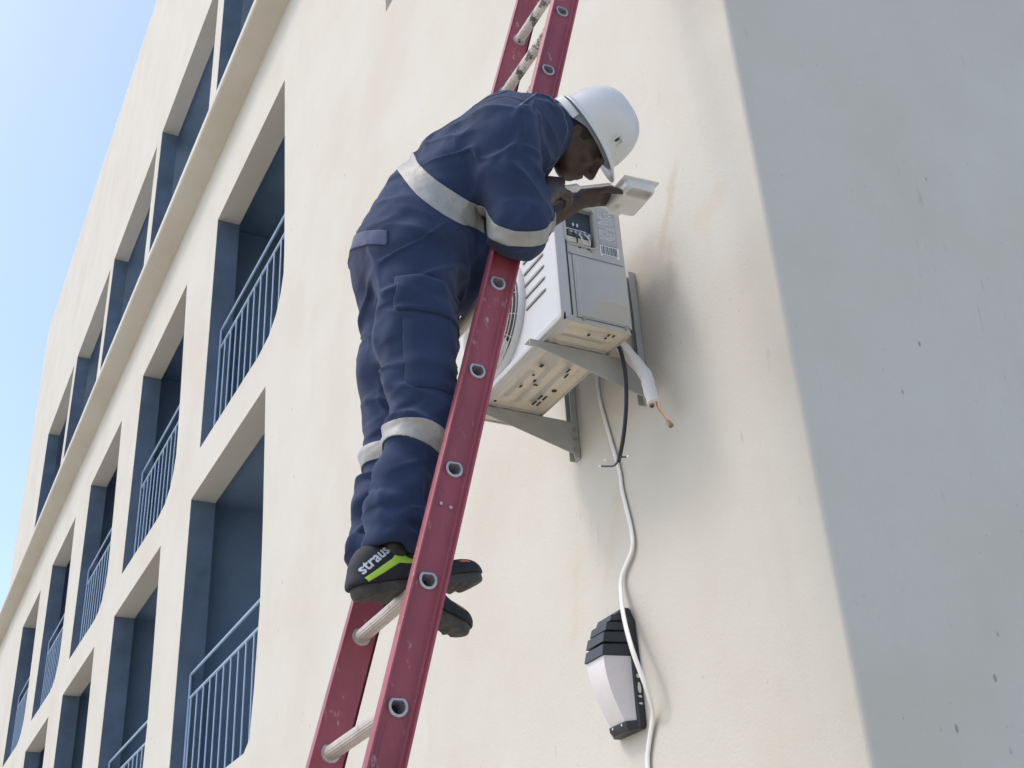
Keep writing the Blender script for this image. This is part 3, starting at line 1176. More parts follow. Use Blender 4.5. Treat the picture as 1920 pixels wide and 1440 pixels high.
# ------------------------------------------------------------------ pipe and cables
pp = empty('insulated_pipe')
tag(pp, 'white insulated refrigerant pipe hanging cut from the air conditioner', 'pipe')
ps = spline([(.205, -.16, 3.905), (.225, -.115, 3.835), (.268, -.085, 3.735), (.296, -.095, 3.665), (.320, -.10, 3.585)], 6)
bm = bmesh.new()
tube(bm, ps, [.024 + .0012 * math.sin(i * 1.7) for i in range(len(ps))], 16)
obj('insulation', bm, 'foam', pp, smooth=True)
e = ps[-1]
t = (ps[-1] - ps[-3]).normalized()
bm = bmesh.new()
q = e + Vector((-.010, -.004, .002))
tube(bm, [q - t * .01, q + t * .010], .0095, 12)
obj('pipe_end', bm, 'brass', pp, smooth=True)
bm = bmesh.new()
tube(bm, [q + t * .008, q + t * .0112], .0055, 10)
obj('pipe_bore', bm, 'dark', pp)
bm = bmesh.new()
tube(bm, spline([e + Vector((.010, .004, .004)), e + t * .03 + Vector((.014, 0, 0)), Vector((.376, -.10, 3.497)), Vector((.392, -.10, 3.474))], 5), .0032, 8)
obj('copper_pipe', bm, 'copper', pp, smooth=True)
bm = bmesh.new()
n0, n1 = Vector((.385, -.10, 3.484)), Vector((.402, -.10, 3.458))
tube(bm, [n0, n0.lerp(n1, .3), n0.lerp(n1, .32), n1], [.006, .0085, .0105, .0105], 6)
obj('flare_nut', bm, 'brass', pp, smooth=True)

bc = empty('black_cable')
tag(bc, 'black rubber power cable hanging under the air conditioner with bare ends', 'cable')
cp = spline([(.215, -.165, 3.88), (.230, -.155, 3.845), (.238, -.15, 3.74), (.220, -.15, 3.62), (.180, -.15, 3.51), (.131, -.15, 3.432)], 7)
bm = bmesh.new()
tube(bm, cp, .0078, 10)
obj('sheath', bm, 'rubber', bc, smooth=True)
for pts_, mt in (([(.131, -.15, 3.434), (.10, -.15, 3.432), (.05, -.148, 3.452), (.012, -.146, 3.470)], 'rubber'),
                 ([(.131, -.15, 3.436), (.09, -.147, 3.446), (.045, -.144, 3.478)], 'bracket'),
                 ([(.132, -.15, 3.434), (.155, -.152, 3.440), (.175, -.15, 3.433), (.192, -.15, 3.428)], 'rubber')):
    bm = bmesh.new()
    tube(bm, spline(pts_, 5), .0034, 6)
    wv = obj('core', bm, mt, bc, smooth=True)
    a_, b_ = Vector(pts_[-1]), Vector(pts_[-2])
    bm = bmesh.new()
    d_ = (a_ - b_).normalized()
    tube(bm, [a_ - d_ * .002, a_ + d_ * .014], .0042, 6)
    obj('bare_end', bm, 'paper', wv, smooth=True)

wc_pts = [(-.172, -.012, 4.05), (-.166, -.010, 3.986), (-.162, -.009, 3.861), (-.125, -.009, 3.701), (-.079, -.009, 3.519), (-.073, -.009, 3.428), (-.040, -.010, 3.263),
          (-.047, -.012, 3.183), (-.126, -.014, 3.109), (-.121, -.030, 3.036), (-.068, -.062, 2.922), (-.002, -.085, 2.789), (.022, -.068, 2.676), (.009, -.040, 2.605),
          (-.028, -.015, 2.568), (-.078, -.010, 2.483), (-.096, -.010, 2.417), (-.11, -.01, 2.2), (-.10, -.01, 1.6), (-.11, -.01, 0.9)]
bm = bmesh.new()
wp = spline(wc_pts, 8)
tube(bm, wp, [.0085 + .0035 * min(1, k / (len(wp) * .5)) for k in range(len(wp))], 10, flat=((0, 1, 0), .45))
wco = obj('white_cable', bm, 'wcable', None, smooth=True)
tag(wco, 'flat white cable running down the wall across the lamp', 'cable')

# ================================================================== WALL LAMP
lm = empty('wall_lamp')
tag(lm, 'black slatted bulkhead wall lamp with opal diffuser below the air conditioner', 'lamp')
LCX = -.179


def half_hex(hw, hf, d, z, y0=-.03):
    """plan: right wall edge, right front corner, left front corner, left wall edge"""
    return [(LCX + hw, y0, z), (LCX + hf, -d, z), (LCX - hf, -d, z), (LCX - hw, y0, z)]


bm = bmesh.new()
pl = [(LCX + .083, 2.548), (LCX + .092, 2.56), (LCX + .094, 2.78), (LCX + .088, 2.93), (LCX + .06, 2.985), (LCX - .06, 2.985), (LCX - .088, 2.93), (LCX - .094, 2.78), (LCX - .092, 2.56), (LCX - .083, 2.548)]
loft(bm, [[(x, -.003, z) for x, z in pl], [(x, -.028, z) for x, z in pl]])
obj('back_plate', bm, 'lamp_black', lm, bevel=.002, smooth=True)
tiers = [(2.803, 2.842, .136, .082, .063), (2.852, 2.888, .126, .080, .060), (2.897, 2.927, .108, .077, .056), (2.935, 2.958, .082, .072, .050), (2.964, 2.978, .052, .062, .044)]
for i, (za, zb, d, hw, hf) in enumerate(tiers):
    dn = tiers[i + 1][2] + .004 if i < 4 else .036
    bm = bmesh.new()
    top = half_hex(hw - .003, hf - .003, d - .009 if i < 4 else dn, zb, -.027)
    loft(bm, [half_hex(hw, hf, d, za, -.027), top])
    obj('louvre', bm, 'lamp_black', lm, bevel=.0015, smooth=True)
bm = bmesh.new()
loft(bm, [half_hex(.074, .050, .030, 2.80, -.027), half_hex(.074, .052, .100, 2.83, -.027), half_hex(.066, .045, .085, 2.90, -.027), half_hex(.055, .04, .05, 2.955, -.027), half_hex(.05, .035, .035, 2.97, -.027)])
obj('lamp_housing', bm, 'lamp_black', lm)
bm = bmesh.new()
rings = []
for i in range(13):
    t_ = i / 12
    z = 2.802 - (2.802 - 2.575) * t_
    d = .128 - .072 * t_ ** 1.9
    hw = .077 - .004 * t_
    hf = .058 - .010 * t_
    rings.append(half_hex(hw, hf, d, z, -.0275))
loft(bm, rings)
obj('diffuser', bm, 'opal', lm, bevel=.004, segs=3, smooth=True)
bm = bmesh.new()
loft(bm, [half_hex(.080, .054, .062, 2.578, -.0275), half_hex(.082, .055, .060, 2.562, -.0275), half_hex(.078, .050, .050, 2.548, -.0275)])
cap_o = obj('bottom_cap', bm, 'lamp_black', lm, bevel=.0015, smooth=True)
for dx in (-.03, .03):
    bm = bmesh.new()
    tube(bm, [(LCX + dx, -.064, 2.570), (LCX + dx, -.060, 2.570)], .005, 8)
    obj('screw', bm, 'steel', cap_o)
rs_ = random.Random(8)
bm = bmesh.new()
for z0, z1 in ((2.795, 2.752), (2.735, 2.72), (2.705, 2.668), (2.66, 2.652), (2.635, 2.628)):
    n_ = 7
    pr = []
    for k in range(n_):
        z = z0 + (z1 - z0) * k / (n_ - 1)
        w_ = .004 + .006 * math.sin(math.pi * k / (n_ - 1)) * rs_.uniform(.6, 1.2)
        pr.append((bm.verts.new((LCX + .0945, -.016 - w_, z)), bm.verts.new((LCX + .0945, -.016 + w_ * .7, z))))
    for k in range(n_ - 1):
        bm.faces.new((pr[k][0], pr[k][1], pr[k + 1][1], pr[k + 1][0]))
obj('paint_drip', bm, 'splash', lm)

# ================================================================== PERSON
Rx, Ry, Rz = np.eye(3)
# --- joints (right side is +X)
hipR, hipL = np.array([.872, -1.25, 3.47]), np.array([.708, -1.220, 3.47])
kneeR, kneeL = np.array([.885, -1.238, 3.02]), np.array([.700, -1.236, 3.03])
ankR, ankL = np.array([.880, -1.335, 2.66]), np.array([.700, -1.292, 2.67])
pel = np.array([.79, -1.225, 3.56])
sp1 = np.array([.81, -1.175, 3.73])
sp2 = np.array([.855, -1.085, 3.86])
sp3 = np.array([.92, -.985, 3.965])
nb = np.array([.985, -.885, 4.025])
shR, shL = np.array([1.078, -1.062, 3.872]), np.array([.755, -.925, 4.03])
elR, elL = np.array([1.052, -1.016, 3.592]), np.array([.66, -.80, 3.90])
wrR = np.array([1.004, -.882, 3.800])
wrL = np.array([.730, -.575, 4.065])
# --- head frame
hf_ = np.array([-.131, .637, -.760])
hf_ /= np.linalg.norm(hf_)
hu = np.array([.600, .655, .455])
hu -= hf_ * (hu @ hf_)
hu /= np.linalg.norm(hu)
hx = np.cross(hf_, hu)
HC = np.array([1.02, -.731, 4.057])      # middle of the helmet's rim


def hp(x, f, u):
    return HC + hx * x + hf_ * f + hu * u


b = Body((.56, -1.50, 2.60), (1.22, -.36, 4.30), .0046)
# legs, trunk and arms under the clothes
for hip, kn, an in ((hipR, kneeR, ankR), (hipL, kneeL, ankL)):
    b.cone(hip, kn, .072, .05, .03)
    b.cone(kn, an, .046, .034, .03)
b.cone(pel, sp1, .10, .09, .04, 1.3)
b.cone(sp1, sp2, .09, .095, .04, 1.35)
b.cone(sp2, sp3, .095, .09, .04, 1.4)
b.cone(sp3, nb, .085, .06, .05, 1.2)
for sh, el, wr in ((shR, elR, wrR), (shL, elL, wrL)):
    b.cone(sp3 + (sh - sp3) * .4, sh, .07, .06, .03)
    b.cone(sh, el, .054, .042, .02)
    m_ = el + (wr - el) * .3
    b.cone(el, m_, .041, .042, .02)
    b.cone(m_, wr, .042, .029, .02)
# neck and head
b.cone(nb, hp(0, -.045, -.075), .062, .058, .03)
b.ell(hp(0, -.005, -.005), (hx, hf_, hu), (.078, .098, .105), .03)
b.ell(hp(0, .030, -.070), (hx, hf_, hu), (.062, .068, .072), .03)
b.ell(hp(0, .060, -.118), (hx, hf_, hu), (.040, .036, .028), .03)          # chin
for s_ in (-1, 1):
    b.cone(hp(s_ * .055, -.005, -.075), hp(s_ * .03, .055, -.115), .022, .02, .03)   # jaw
    b.ell(hp(s_ * .042, .072, -.055), (hx, hf_, hu), (.024, .022, .022), .02)        # cheek
    b.ell(hp(s_ * .031, .092, -.030), (hx, hf_, hu), (.017, .014, .011), .012, True)  # eye socket
    b.ell(hp(s_ * .031, .084, -.030), (hx, hf_, hu), (.013, .013, .013), .004)       # eye
    b.ell(hp(s_ * .014, .104, -.074), (hx, hf_, hu), (.010, .011, .009), .008)       # nostril wing
    # ear
    ea = (hx * s_ * .5 - hf_ * .86)
    eb = np.cross(hu, ea)
    b.ell(hp(s_ * .083, -.012, -.050), (ea, eb / np.linalg.norm(eb), hu), (.017, .008, .032), .008)
    b.ell(hp(s_ * .090, -.012, -.048), (ea, eb / np.linalg.norm(eb), hu), (.008, .006, .018), .006, True)
b.cone(hp(0, .098, -.026), hp(0, .117, -.068), .009, .013, .012)           # nose
b.cone(hp(-.03, .096, -.015), hp(.03, .096, -.015), .010, .010, .012)      # brow
b.ell(hp(0, .099, -.094), (hx, hf_, hu), (.024, .010, .006), .006)         # upper lip
b.ell(hp(0, .096, -.105), (hx, hf_, hu), (.022, .010, .007), .006)         # lower lip
b.cone(hp(-.018, .110, -.0995), hp(.018, .110, -.0995), .002, .002, .003, sub=True)


def chain(pts_, rads, k=.006):
    for i in range(len(pts_) - 1):
        b.cone(pts_[i], pts_[i + 1], rads[i], rads[i + 1], k)


def hand(wr, fd, pn, side, spec_, thumb, size=1.0):
    """wr wrist; fd finger direction; pn palm normal (way the palm faces); side = towards the thumb.
    spec_: per finger, list of bend angles at the three joints; returns finger tips"""
    fd = fd / np.linalg.norm(fd)
    pn = pn - fd * (pn @ fd)
    pn /= np.linalg.norm(pn)
    sd = side - fd * (side @ fd) - pn * (side @ pn)
    sd /= np.linalg.norm(sd)
    b.rbox(wr + fd * .045 * size, (fd, sd, pn), (.052 * size, .040 * size, .0165), .014, .015)
    b.ell(wr + fd * .028 + sd * .028 + pn * .012, (fd, sd, pn), (.032, .018, .016), .012)
    b.cone(wr - fd * .02, wr + fd * .03, .029, .030, .02)
    tips = []
    lens = [(.042, .026, .021), (.046, .030, .022), (.042, .028, .022), (.033, .021, .019)]
    for i, (ang, ll) in enumerate(zip(spec_, lens)):
        off = .030 - .0205 * i
        p = wr + fd * (.088 + (.006, .010, .006, -.004)[i]) * size + sd * off * size
        a = 0
        pts_ = [p - fd * .02, p]
        d = fd
        for an, l_ in zip(ang, ll):
            a += R(an)
            d = fd * math.cos(a) + pn * math.sin(a) + sd * (.06 - .04 * i)
            d /= np.linalg.norm(d)
            p = p + d * l_ * size
            pts_.append(p)
        chain(pts_, [.0098, .0098, .0092, .0086, .0076], .004)
        tips.append((p, d, pts_[2]))
    p = wr + fd * .022 + sd * .030 + pn * .006
    pts_ = [p]
    for (cf, cs, cp_, l_) in thumb:
        d = fd * cf + sd * cs + pn * cp_
        d /= np.linalg.norm(d)
        p = p + d * l_
        pts_.append(p)
    chain(pts_, [.015, .0125, .0110, .0090], .006)
    return tips


# right hand closed on the tool: the tool runs forward and slightly up
TOOL_D = np.array([.02, .925, .38])
TOOL_D /= np.linalg.norm(TOOL_D)
fdR = np.array([-.42, .42, .80])
b.ell(wrR + fdR / np.linalg.norm(fdR) * .060 + np.array([-.030, .014, -.014]), (Rx, Ry, Rz), (.030, .030, .034), .012)
tipsR = hand(wrR, fdR, np.array([-.80, .30, -.55]), np.array([.2, .95, -.4]) * 1.0,
             [(62, 78, 48), (66, 82, 50), (70, 84, 52), (74, 84, 52)],
             [(.62, .62, .45, .040), (.62, .10, .80, .032), (.35, -.35, .85, .026)])
# left hand under the lifted cover, thumb below, fingers hooked over the edge
fdL = np.array([.10, .90, .26])
tipsL = hand(wrL, fdL, np.array([.25, .30, -.90]), np.array([.95, -.10, .22]),
             [(8, 14, 10), (10, 18, 10), (14, 20, 12), (18, 24, 16)],
             [(.55, .62, .52, .040), (.85, .15, .50, .034), (.97, -.1, .20, .028)], 1.0)
V, F = b.mesh()
V = relax(V, F, 1, .35)
person = link('person', to_mesh('person', V, F), 'skin')
tag(person, 'worker in navy coveralls and white helmet leaning over the ladder to the air conditioner', 'person')
del b

# --- coverall
b = Body((.52, -1.52, 2.54), (1.30, -.62, 4.26), .0050)
b.cone(pel + [0, .014, .02], pel + [0, .01, .06], .142, .150, .05, 1.22)
b.cone(pel + [0, 0, .06], sp1, .152, .145, .06, 1.32)
b.cone(sp1, sp2, .148, .145, .06, 1.36)
b.cone(sp2, sp3, .145, .132, .06, 1.35)
b.cone(sp3, nb, .125, .085, .06, 1.15)
b.ell((.80, -1.045, 3.605), (Rx, Ry, Rz), (.175, .095, .112), .035)                # slack cloth at the belly
b.ell((.80, -1.275, 3.575), (Rx, Ry, Rz), (.150, .10, .085), .06)                  # seat
b.ell((.93, -.985, 3.988), (np.array([.93, -.1, -.35]), np.array([.25, .82, .50]), np.array([.24, -.55, .80])), (.19, .17, .125), .06)   # round of the upper back
for hip, kn, an, s_ in ((hipR, kneeR, ankR, 1), (hipL, kneeL, ankL, -1)):
    up_ = hip + [s_ * .01, .0, .06]
    b.cone(up_ + [0, -.008, 0], hip + (kn - hip) * .45 + [0, -.012, 0], .112, .098, .05)
    b.cone(hip + (kn - hip) * .45 + [0, -.014, 0], kn + [0, -.004, .0], .100, .080, .04)
    mid = kn + (an - kn) * .5 + [0, -.018, 0]
    b.cone(kn, mid, .080, .056, .04)
    b.cone(mid, an + [0, .004, .045], .056, .064, .04)
    for dz, r_ in ((.10, .0), (.055, .006), (.012, .006)):                     # stacked folds on the boot
        c_ = an + [0, .008, dz + .012]
        b.ell(c_, (Rx, Ry, Rz), (.064 + r_, .066 + r_, .026), .02)
    b.cut if False else None
# sleeves
b.cone(sp3 + (shR - sp3) * .45, shR + [.0, 0, 0], .102, .092, .06)
b.cone(shR, shR + (elR - shR) * .55, .088, .080, .05)
b.cone(shR + (elR - shR) * .55, elR, .080, .073, .04)
b.cone(elR, elR + (wrR - elR) * .42, .070, .058, .03)
b.cone(sp3 + (shL - sp3) * .45, shL, .105, .092, .06)
b.cone(shL, elL, .090, .070, .04)
b.cone(elL, elL + (wrL - elL) * .22, .066, .056, .03)
# open cuffs: hollow the ends
for el, wr, r_ in ((elR, wrR, .045), (elL, wrL, .042)):
    p0 = el + (wr - el) * (.46 if r_ > .043 else .26)
    b.cone(p0, wr, r_, r_, .004, sub=True)
for an in (ankR, ankL):
    b.cone(an + [0, .0, .0], an + [0, 0, -.12], .052, .052, .004, sub=True)
V, F = b.mesh()
del b
V = relax(V, F, 2, .5)
N_ = vnormals(V, F)


def gauss(c, r):
    return np.exp(-((V - np.array(c)) ** 2).sum(1) / (r * r))


low = np.clip((3.52 - V[:, 2]) / .12, 0, 1)
# legs: creases across the limb, strong round knee and ankle, slanting with height
q = V * np.array([5.0, 7.0, 15.0]) + np.stack([0 * V[:, 0], 0 * V[:, 0], V[:, 1] * 9], 1)
legf = ridge(q + 3.1)
q2 = V * np.array([9.0, 9.0, 26.0]) + np.stack([0 * V[:, 0], 0 * V[:, 0], -V[:, 1] * 14], 1)
legs2 = ridge(q2 + 11.7)
kn_m = gauss(kneeR + [0, -.05, -.02], .15) + gauss(kneeL + [0, -.05, -.02], .15)
an_m = gauss(ankR + [0, 0, .09], .14) + gauss(ankL + [0, 0, .09], .14)
cr_m = gauss((.79, -1.12, 3.45), .20) + gauss((.9, -1.35, 3.42), .16)
disp = low * (legf * (.0045 + .006 * kn_m + .010 * an_m + .007 * cr_m) + legs2 * (.0015 + .004 * an_m + .0025 * kn_m))
# trunk: diagonal drags from shoulder to waist, crushed cloth at the waist
hi_ = 1 - low
q = np.stack([V[:, 0] * 6, (V[:, 1] * .55 + V[:, 2] * .84) * 6, (V[:, 1] * .84 - V[:, 2] * .55) * 13], 1)
tr = ridge(q + 5.3)
q = np.stack([V[:, 0] * 5, (V[:, 1] * .45 + V[:, 2] * .89) * 17, (V[:, 1] * .89 - V[:, 2] * .45) * 5], 1)
tr2 = ridge(q + 8.9)
wa_m = gauss((.9, -1.15, 3.66), .22)
sh_m = gauss(shR + [0, -.06, -.05], .16) + gauss(elR, .14)
bk_m = gauss((.84, -1.22, 3.90), .20)
disp += hi_ * (tr * (.004 + .004 * bk_m + .007 * sh_m) + tr2 * (.003 + .009 * wa_m + .005 * sh_m))
def crease(q_, w):
    return np.exp(-(vnoise(q_) / w) ** 2)


warp = np.stack([vnoise(V * 7 + 1.3), vnoise(V * 7 + 4.1), vnoise(V * 7 + 9.2)], 1) * .03
Vw = V + warp
cq = np.stack([Vw[:, 0] * 5, (Vw[:, 1] * .5 + Vw[:, 2] * .86) * 9, (Vw[:, 1] * .86 - Vw[:, 2] * .5) * 4], 1)
cq2 = np.stack([Vw[:, 0] * 6, (Vw[:, 1] * .6 - Vw[:, 2] * .8) * 11, (Vw[:, 1] * .8 + Vw[:, 2] * .6) * 4.5], 1)
ck = crease(cq + 2.7, .11) * np.clip(vnoise(V * 5 + 3.3) * 2 + .3, 0, 1)
ck2 = crease(cq2 + 6.1, .10) * np.clip(vnoise(V * 5 + 7.7) * 2 + .2, 0, 1)
disp += ck * (.007 + .006 * (kn_m + an_m + wa_m + sh_m)) + ck2 * (.006 + .006 * (kn_m + an_m + cr_m + sh_m))
disp += .0018 * vnoise(V * 22)
V = V + N_ * disp[:, None]
V = relax(V, F, 1, .3)
cov_me = to_mesh('coverall', V, F)
cov = link('coverall', cov_me, 'fabric', person)
N_ = vnormals(V, F)
tri = np.concatenate([F[:, [0, 1, 2]], F[:, [0, 2, 3]]])
bvh = BVHTree.FromPolygons([Vector(v) for v in V], [list(map(int, f)) for f in F])


def cloth_strip(name, mat, p, n, w, keep, off=.0035, parent=None, base=(None, None)):
    """a strip of tape: the slice of cloth between two planes, lifted off it"""
    p = np.array(p, float)
    n = np.array(n, float)
    n /= np.linalg.norm(n)
    d = (V - p) @ n
    sel = (np.abs(d) < w * .5 + .02) & keep(V)
    fm = sel[F].all(1)
    f = F[fm]
    ids = np.unique(f)
    mp_ = -np.ones(len(V), int)
    mp_[ids] = np.arange(len(ids))
    v = V[ids] + N_[ids] * off
    bm_ = bmesh.new()
    bv = [bm_.verts.new(x) for x in v]
    for q_ in mp_[f]:
        bm_.faces.new([bv[i] for i in q_])
    for sg in (1, -1):
        geom = bm_.verts[:] + bm_.edges[:] + bm_.faces[:]
        bmesh.ops.bisect_plane(bm_, geom=geom, plane_co=Vector(p + n * sg * w * .5), plane_no=Vector(n * sg), clear_outer=True)
    ex_ = bmesh.ops.extrude_face_region(bm_, geom=bm_.faces[:])
    mv = [x for x in ex_['geom'] if isinstance(x, bmesh.types.BMVert)]
    bm_.normal_update()
    for x in mv:
        i = bvh.find_nearest(x.co)
        if i[0] is not None:
            x.co = x.co + (i[0] - x.co) * .9
    return obj(name, bm_, mat, parent or person, smooth='all')


# knees
cloth_strip('reflective_band', 'reflect', kneeR + [0, 0, -.070], [0.05, .28, .96], .052, lambda v: (v[:, 0] > .795) & (v[:, 2] < 3.2))
cloth_strip('reflective_band', 'reflect', kneeL + [0, 0, -.045], [0.0, .10, 1.0], .052, lambda v: (v[:, 0] < .795) & (v[:, 2] < 3.2))
# chest and sleeve
armline = lambda v: np.linalg.norm((v - shR) - np.outer(np.clip(((v - shR) @ (elR - shR)) / ((elR - shR) @ (elR - shR)), 0, 1), elR - shR), axis=1)
cloth_strip('reflective_band', 'reflect', (.90, -1.165, 3.795), [.80, .22, .55], .055, lambda v: (armline(v) > .104) & (v[:, 2] > 3.58) & (v[:, 0] > .66))
cloth_strip('reflective_band', 'reflect', (1.08, -1.05, 3.540), [.82, -.24, .50], .042, lambda v: (armline(v) < .12) & (v[:, 2] < 3.80) & (v[:, 0] > .98))
# seams: armhole and yoke
cloth_strip('seam', 'stitch', sp3 + (shR - sp3) * .55 + np.array([0, 0, .02]), (shR - sp3) + np.array([.02, .03, 0]), .0045, lambda v: (v[:, 2] > 3.80) & (v[:, 1] > -1.13), off=.0016)
cloth_strip('seam', 'stitch', (1.0, -1.075, 3.97), [.25, -.70, .62], .0045, lambda v: (v[:, 2] > 3.90) & (v[:, 0] > .90), off=.0016)
# waist elastic at the back
cloth_strip('waistband', 'stitch', (.85, -1.37, 3.575), [.40, .15, .90], .042, lambda v: (v[:, 1] < -1.362) & (v[:, 2] > 3.4), off=.004)


def patch(name, mat, poly, origin, dirv, tree, off=.004, thick=.004, parent=None, sub=3):
    """flat outline (world points) pressed onto the surface below it along dirv"""
    bm_ = bmesh.new()
    fv = [bm_.verts.new(p) for p in poly]
    es = [bm_.edges.new((fv[i], fv[(i + 1) % len(fv)])) for i in range(len(fv))]
    bmesh.ops.triangle_fill(bm_, use_beauty=True, edges=es)
    for _ in range(sub):
        bmesh.ops.subdivide_edges(bm_, edges=bm_.edges[:], cuts=1, use_grid_fill=True)
    dirv = Vector(dirv).normalized()
    bad = []
    for v_ in bm_.verts:
        hit = tree.ray_cast(v_.co - dirv * .25, dirv)
        if hit[0] is None:
            bad.append(v_)
        else:
            v_.co = hit[0] - dirv * off
    if bad:
        bmesh.ops.delete(bm_, geom=bad, context='VERTS')
    ex_ = bmesh.ops.extrude_face_region(bm_, geom=bm_.faces[:])
    for x in ex_['geom']:
        if isinstance(x, bmesh.types.BMVert):
            x.co = x.co + dirv * (thick + off)
    return obj(name, bm_, mat, parent or person, smooth='all')


# thigh pocket flap, seat pocket, other pocket
patch('pocket_flap', 'fabric', [(1.1, -1.345, 3.300), (1.1, -1.20, 3.285), (1.1, -1.115, 3.262), (1.1, -1.115, 3.375), (1.1, -1.345, 3.405)], None, (-1, 0, 0), bvh, off=.012, thick=.004, parent=cov)
patch('pocket', 'fabric', [(1.1, -1.315, 3.08), (1.1, -1.145, 3.07), (1.1, -1.125, 3.30), (1.1, -1.335, 3.33)], None, (-1, 0, 0), bvh, off=.005, thick=.004, parent=cov)
bm = bmesh.new()
loft(bm, [[(.60, -1.335, 3.18), (.70, -1.335, 3.18), (.70, -1.335, 3.30), (.60, -1.335, 3.30)], [(.61, -1.362, 3.185), (.69, -1.362, 3.185), (.69, -1.350, 3.27), (.61, -1.350, 3.27)]])
# collar
bm.free()
b = Body(tuple(nb - .2), tuple(nb + .2), .005)
nd = hp(0, -.045, -.075) - nb
nd /= np.linalg.norm(nd)
b.cone(nb + nd * -.02, nb + nd * .075, .092, .084, .01, 1.02)
b.cone(nb + nd * .00, nb + nd * .2, .070, .070, .004, sub=True)
b.cut(nb + nd * .085 + np.array([0, 0, -.01]), nd)
Vc, Fc = b.mesh()
Vc = relax(Vc, Fc, 1, .4)
Nc = vnormals(Vc, Fc)
Vc = Vc + Nc * (.003 * ridge(Vc * np.array([14, 14, 14.])))[:, None]
link('collar', to_mesh('collar', Vc, Fc), 'fabric', cov)
# pale print across the upper back: only the edge of the letters shows
prn = None
for (y0, x0, wd, hg) in ((-1.085, .925, .03, .012), (-1.065, .945, .03, .008), (-1.035, .925, .035, .012), (-1.01, .945, .03, .010)):
    patch('print', 'print_w', [(x0, y0, 4.3), (x0 + wd, y0, 4.3), (x0 + wd, y0 + hg, 4.3), (x0, y0 + hg, 4.3)], None, (0, .25, -1), bvh, off=.0015, thick=.001, parent=cov, sub=2)


# --- socks
for an in (ankR, ankL):
    bm = bmesh.new()
    tube(bm, [Vector(an + [0, .004, .07]), Vector(an + [0, .004, .02]), Vector(an + [0, .006, -.02])], [.038, .037, .036], 16)
    obj('sock', bm, 'rubber', person, smooth='all')


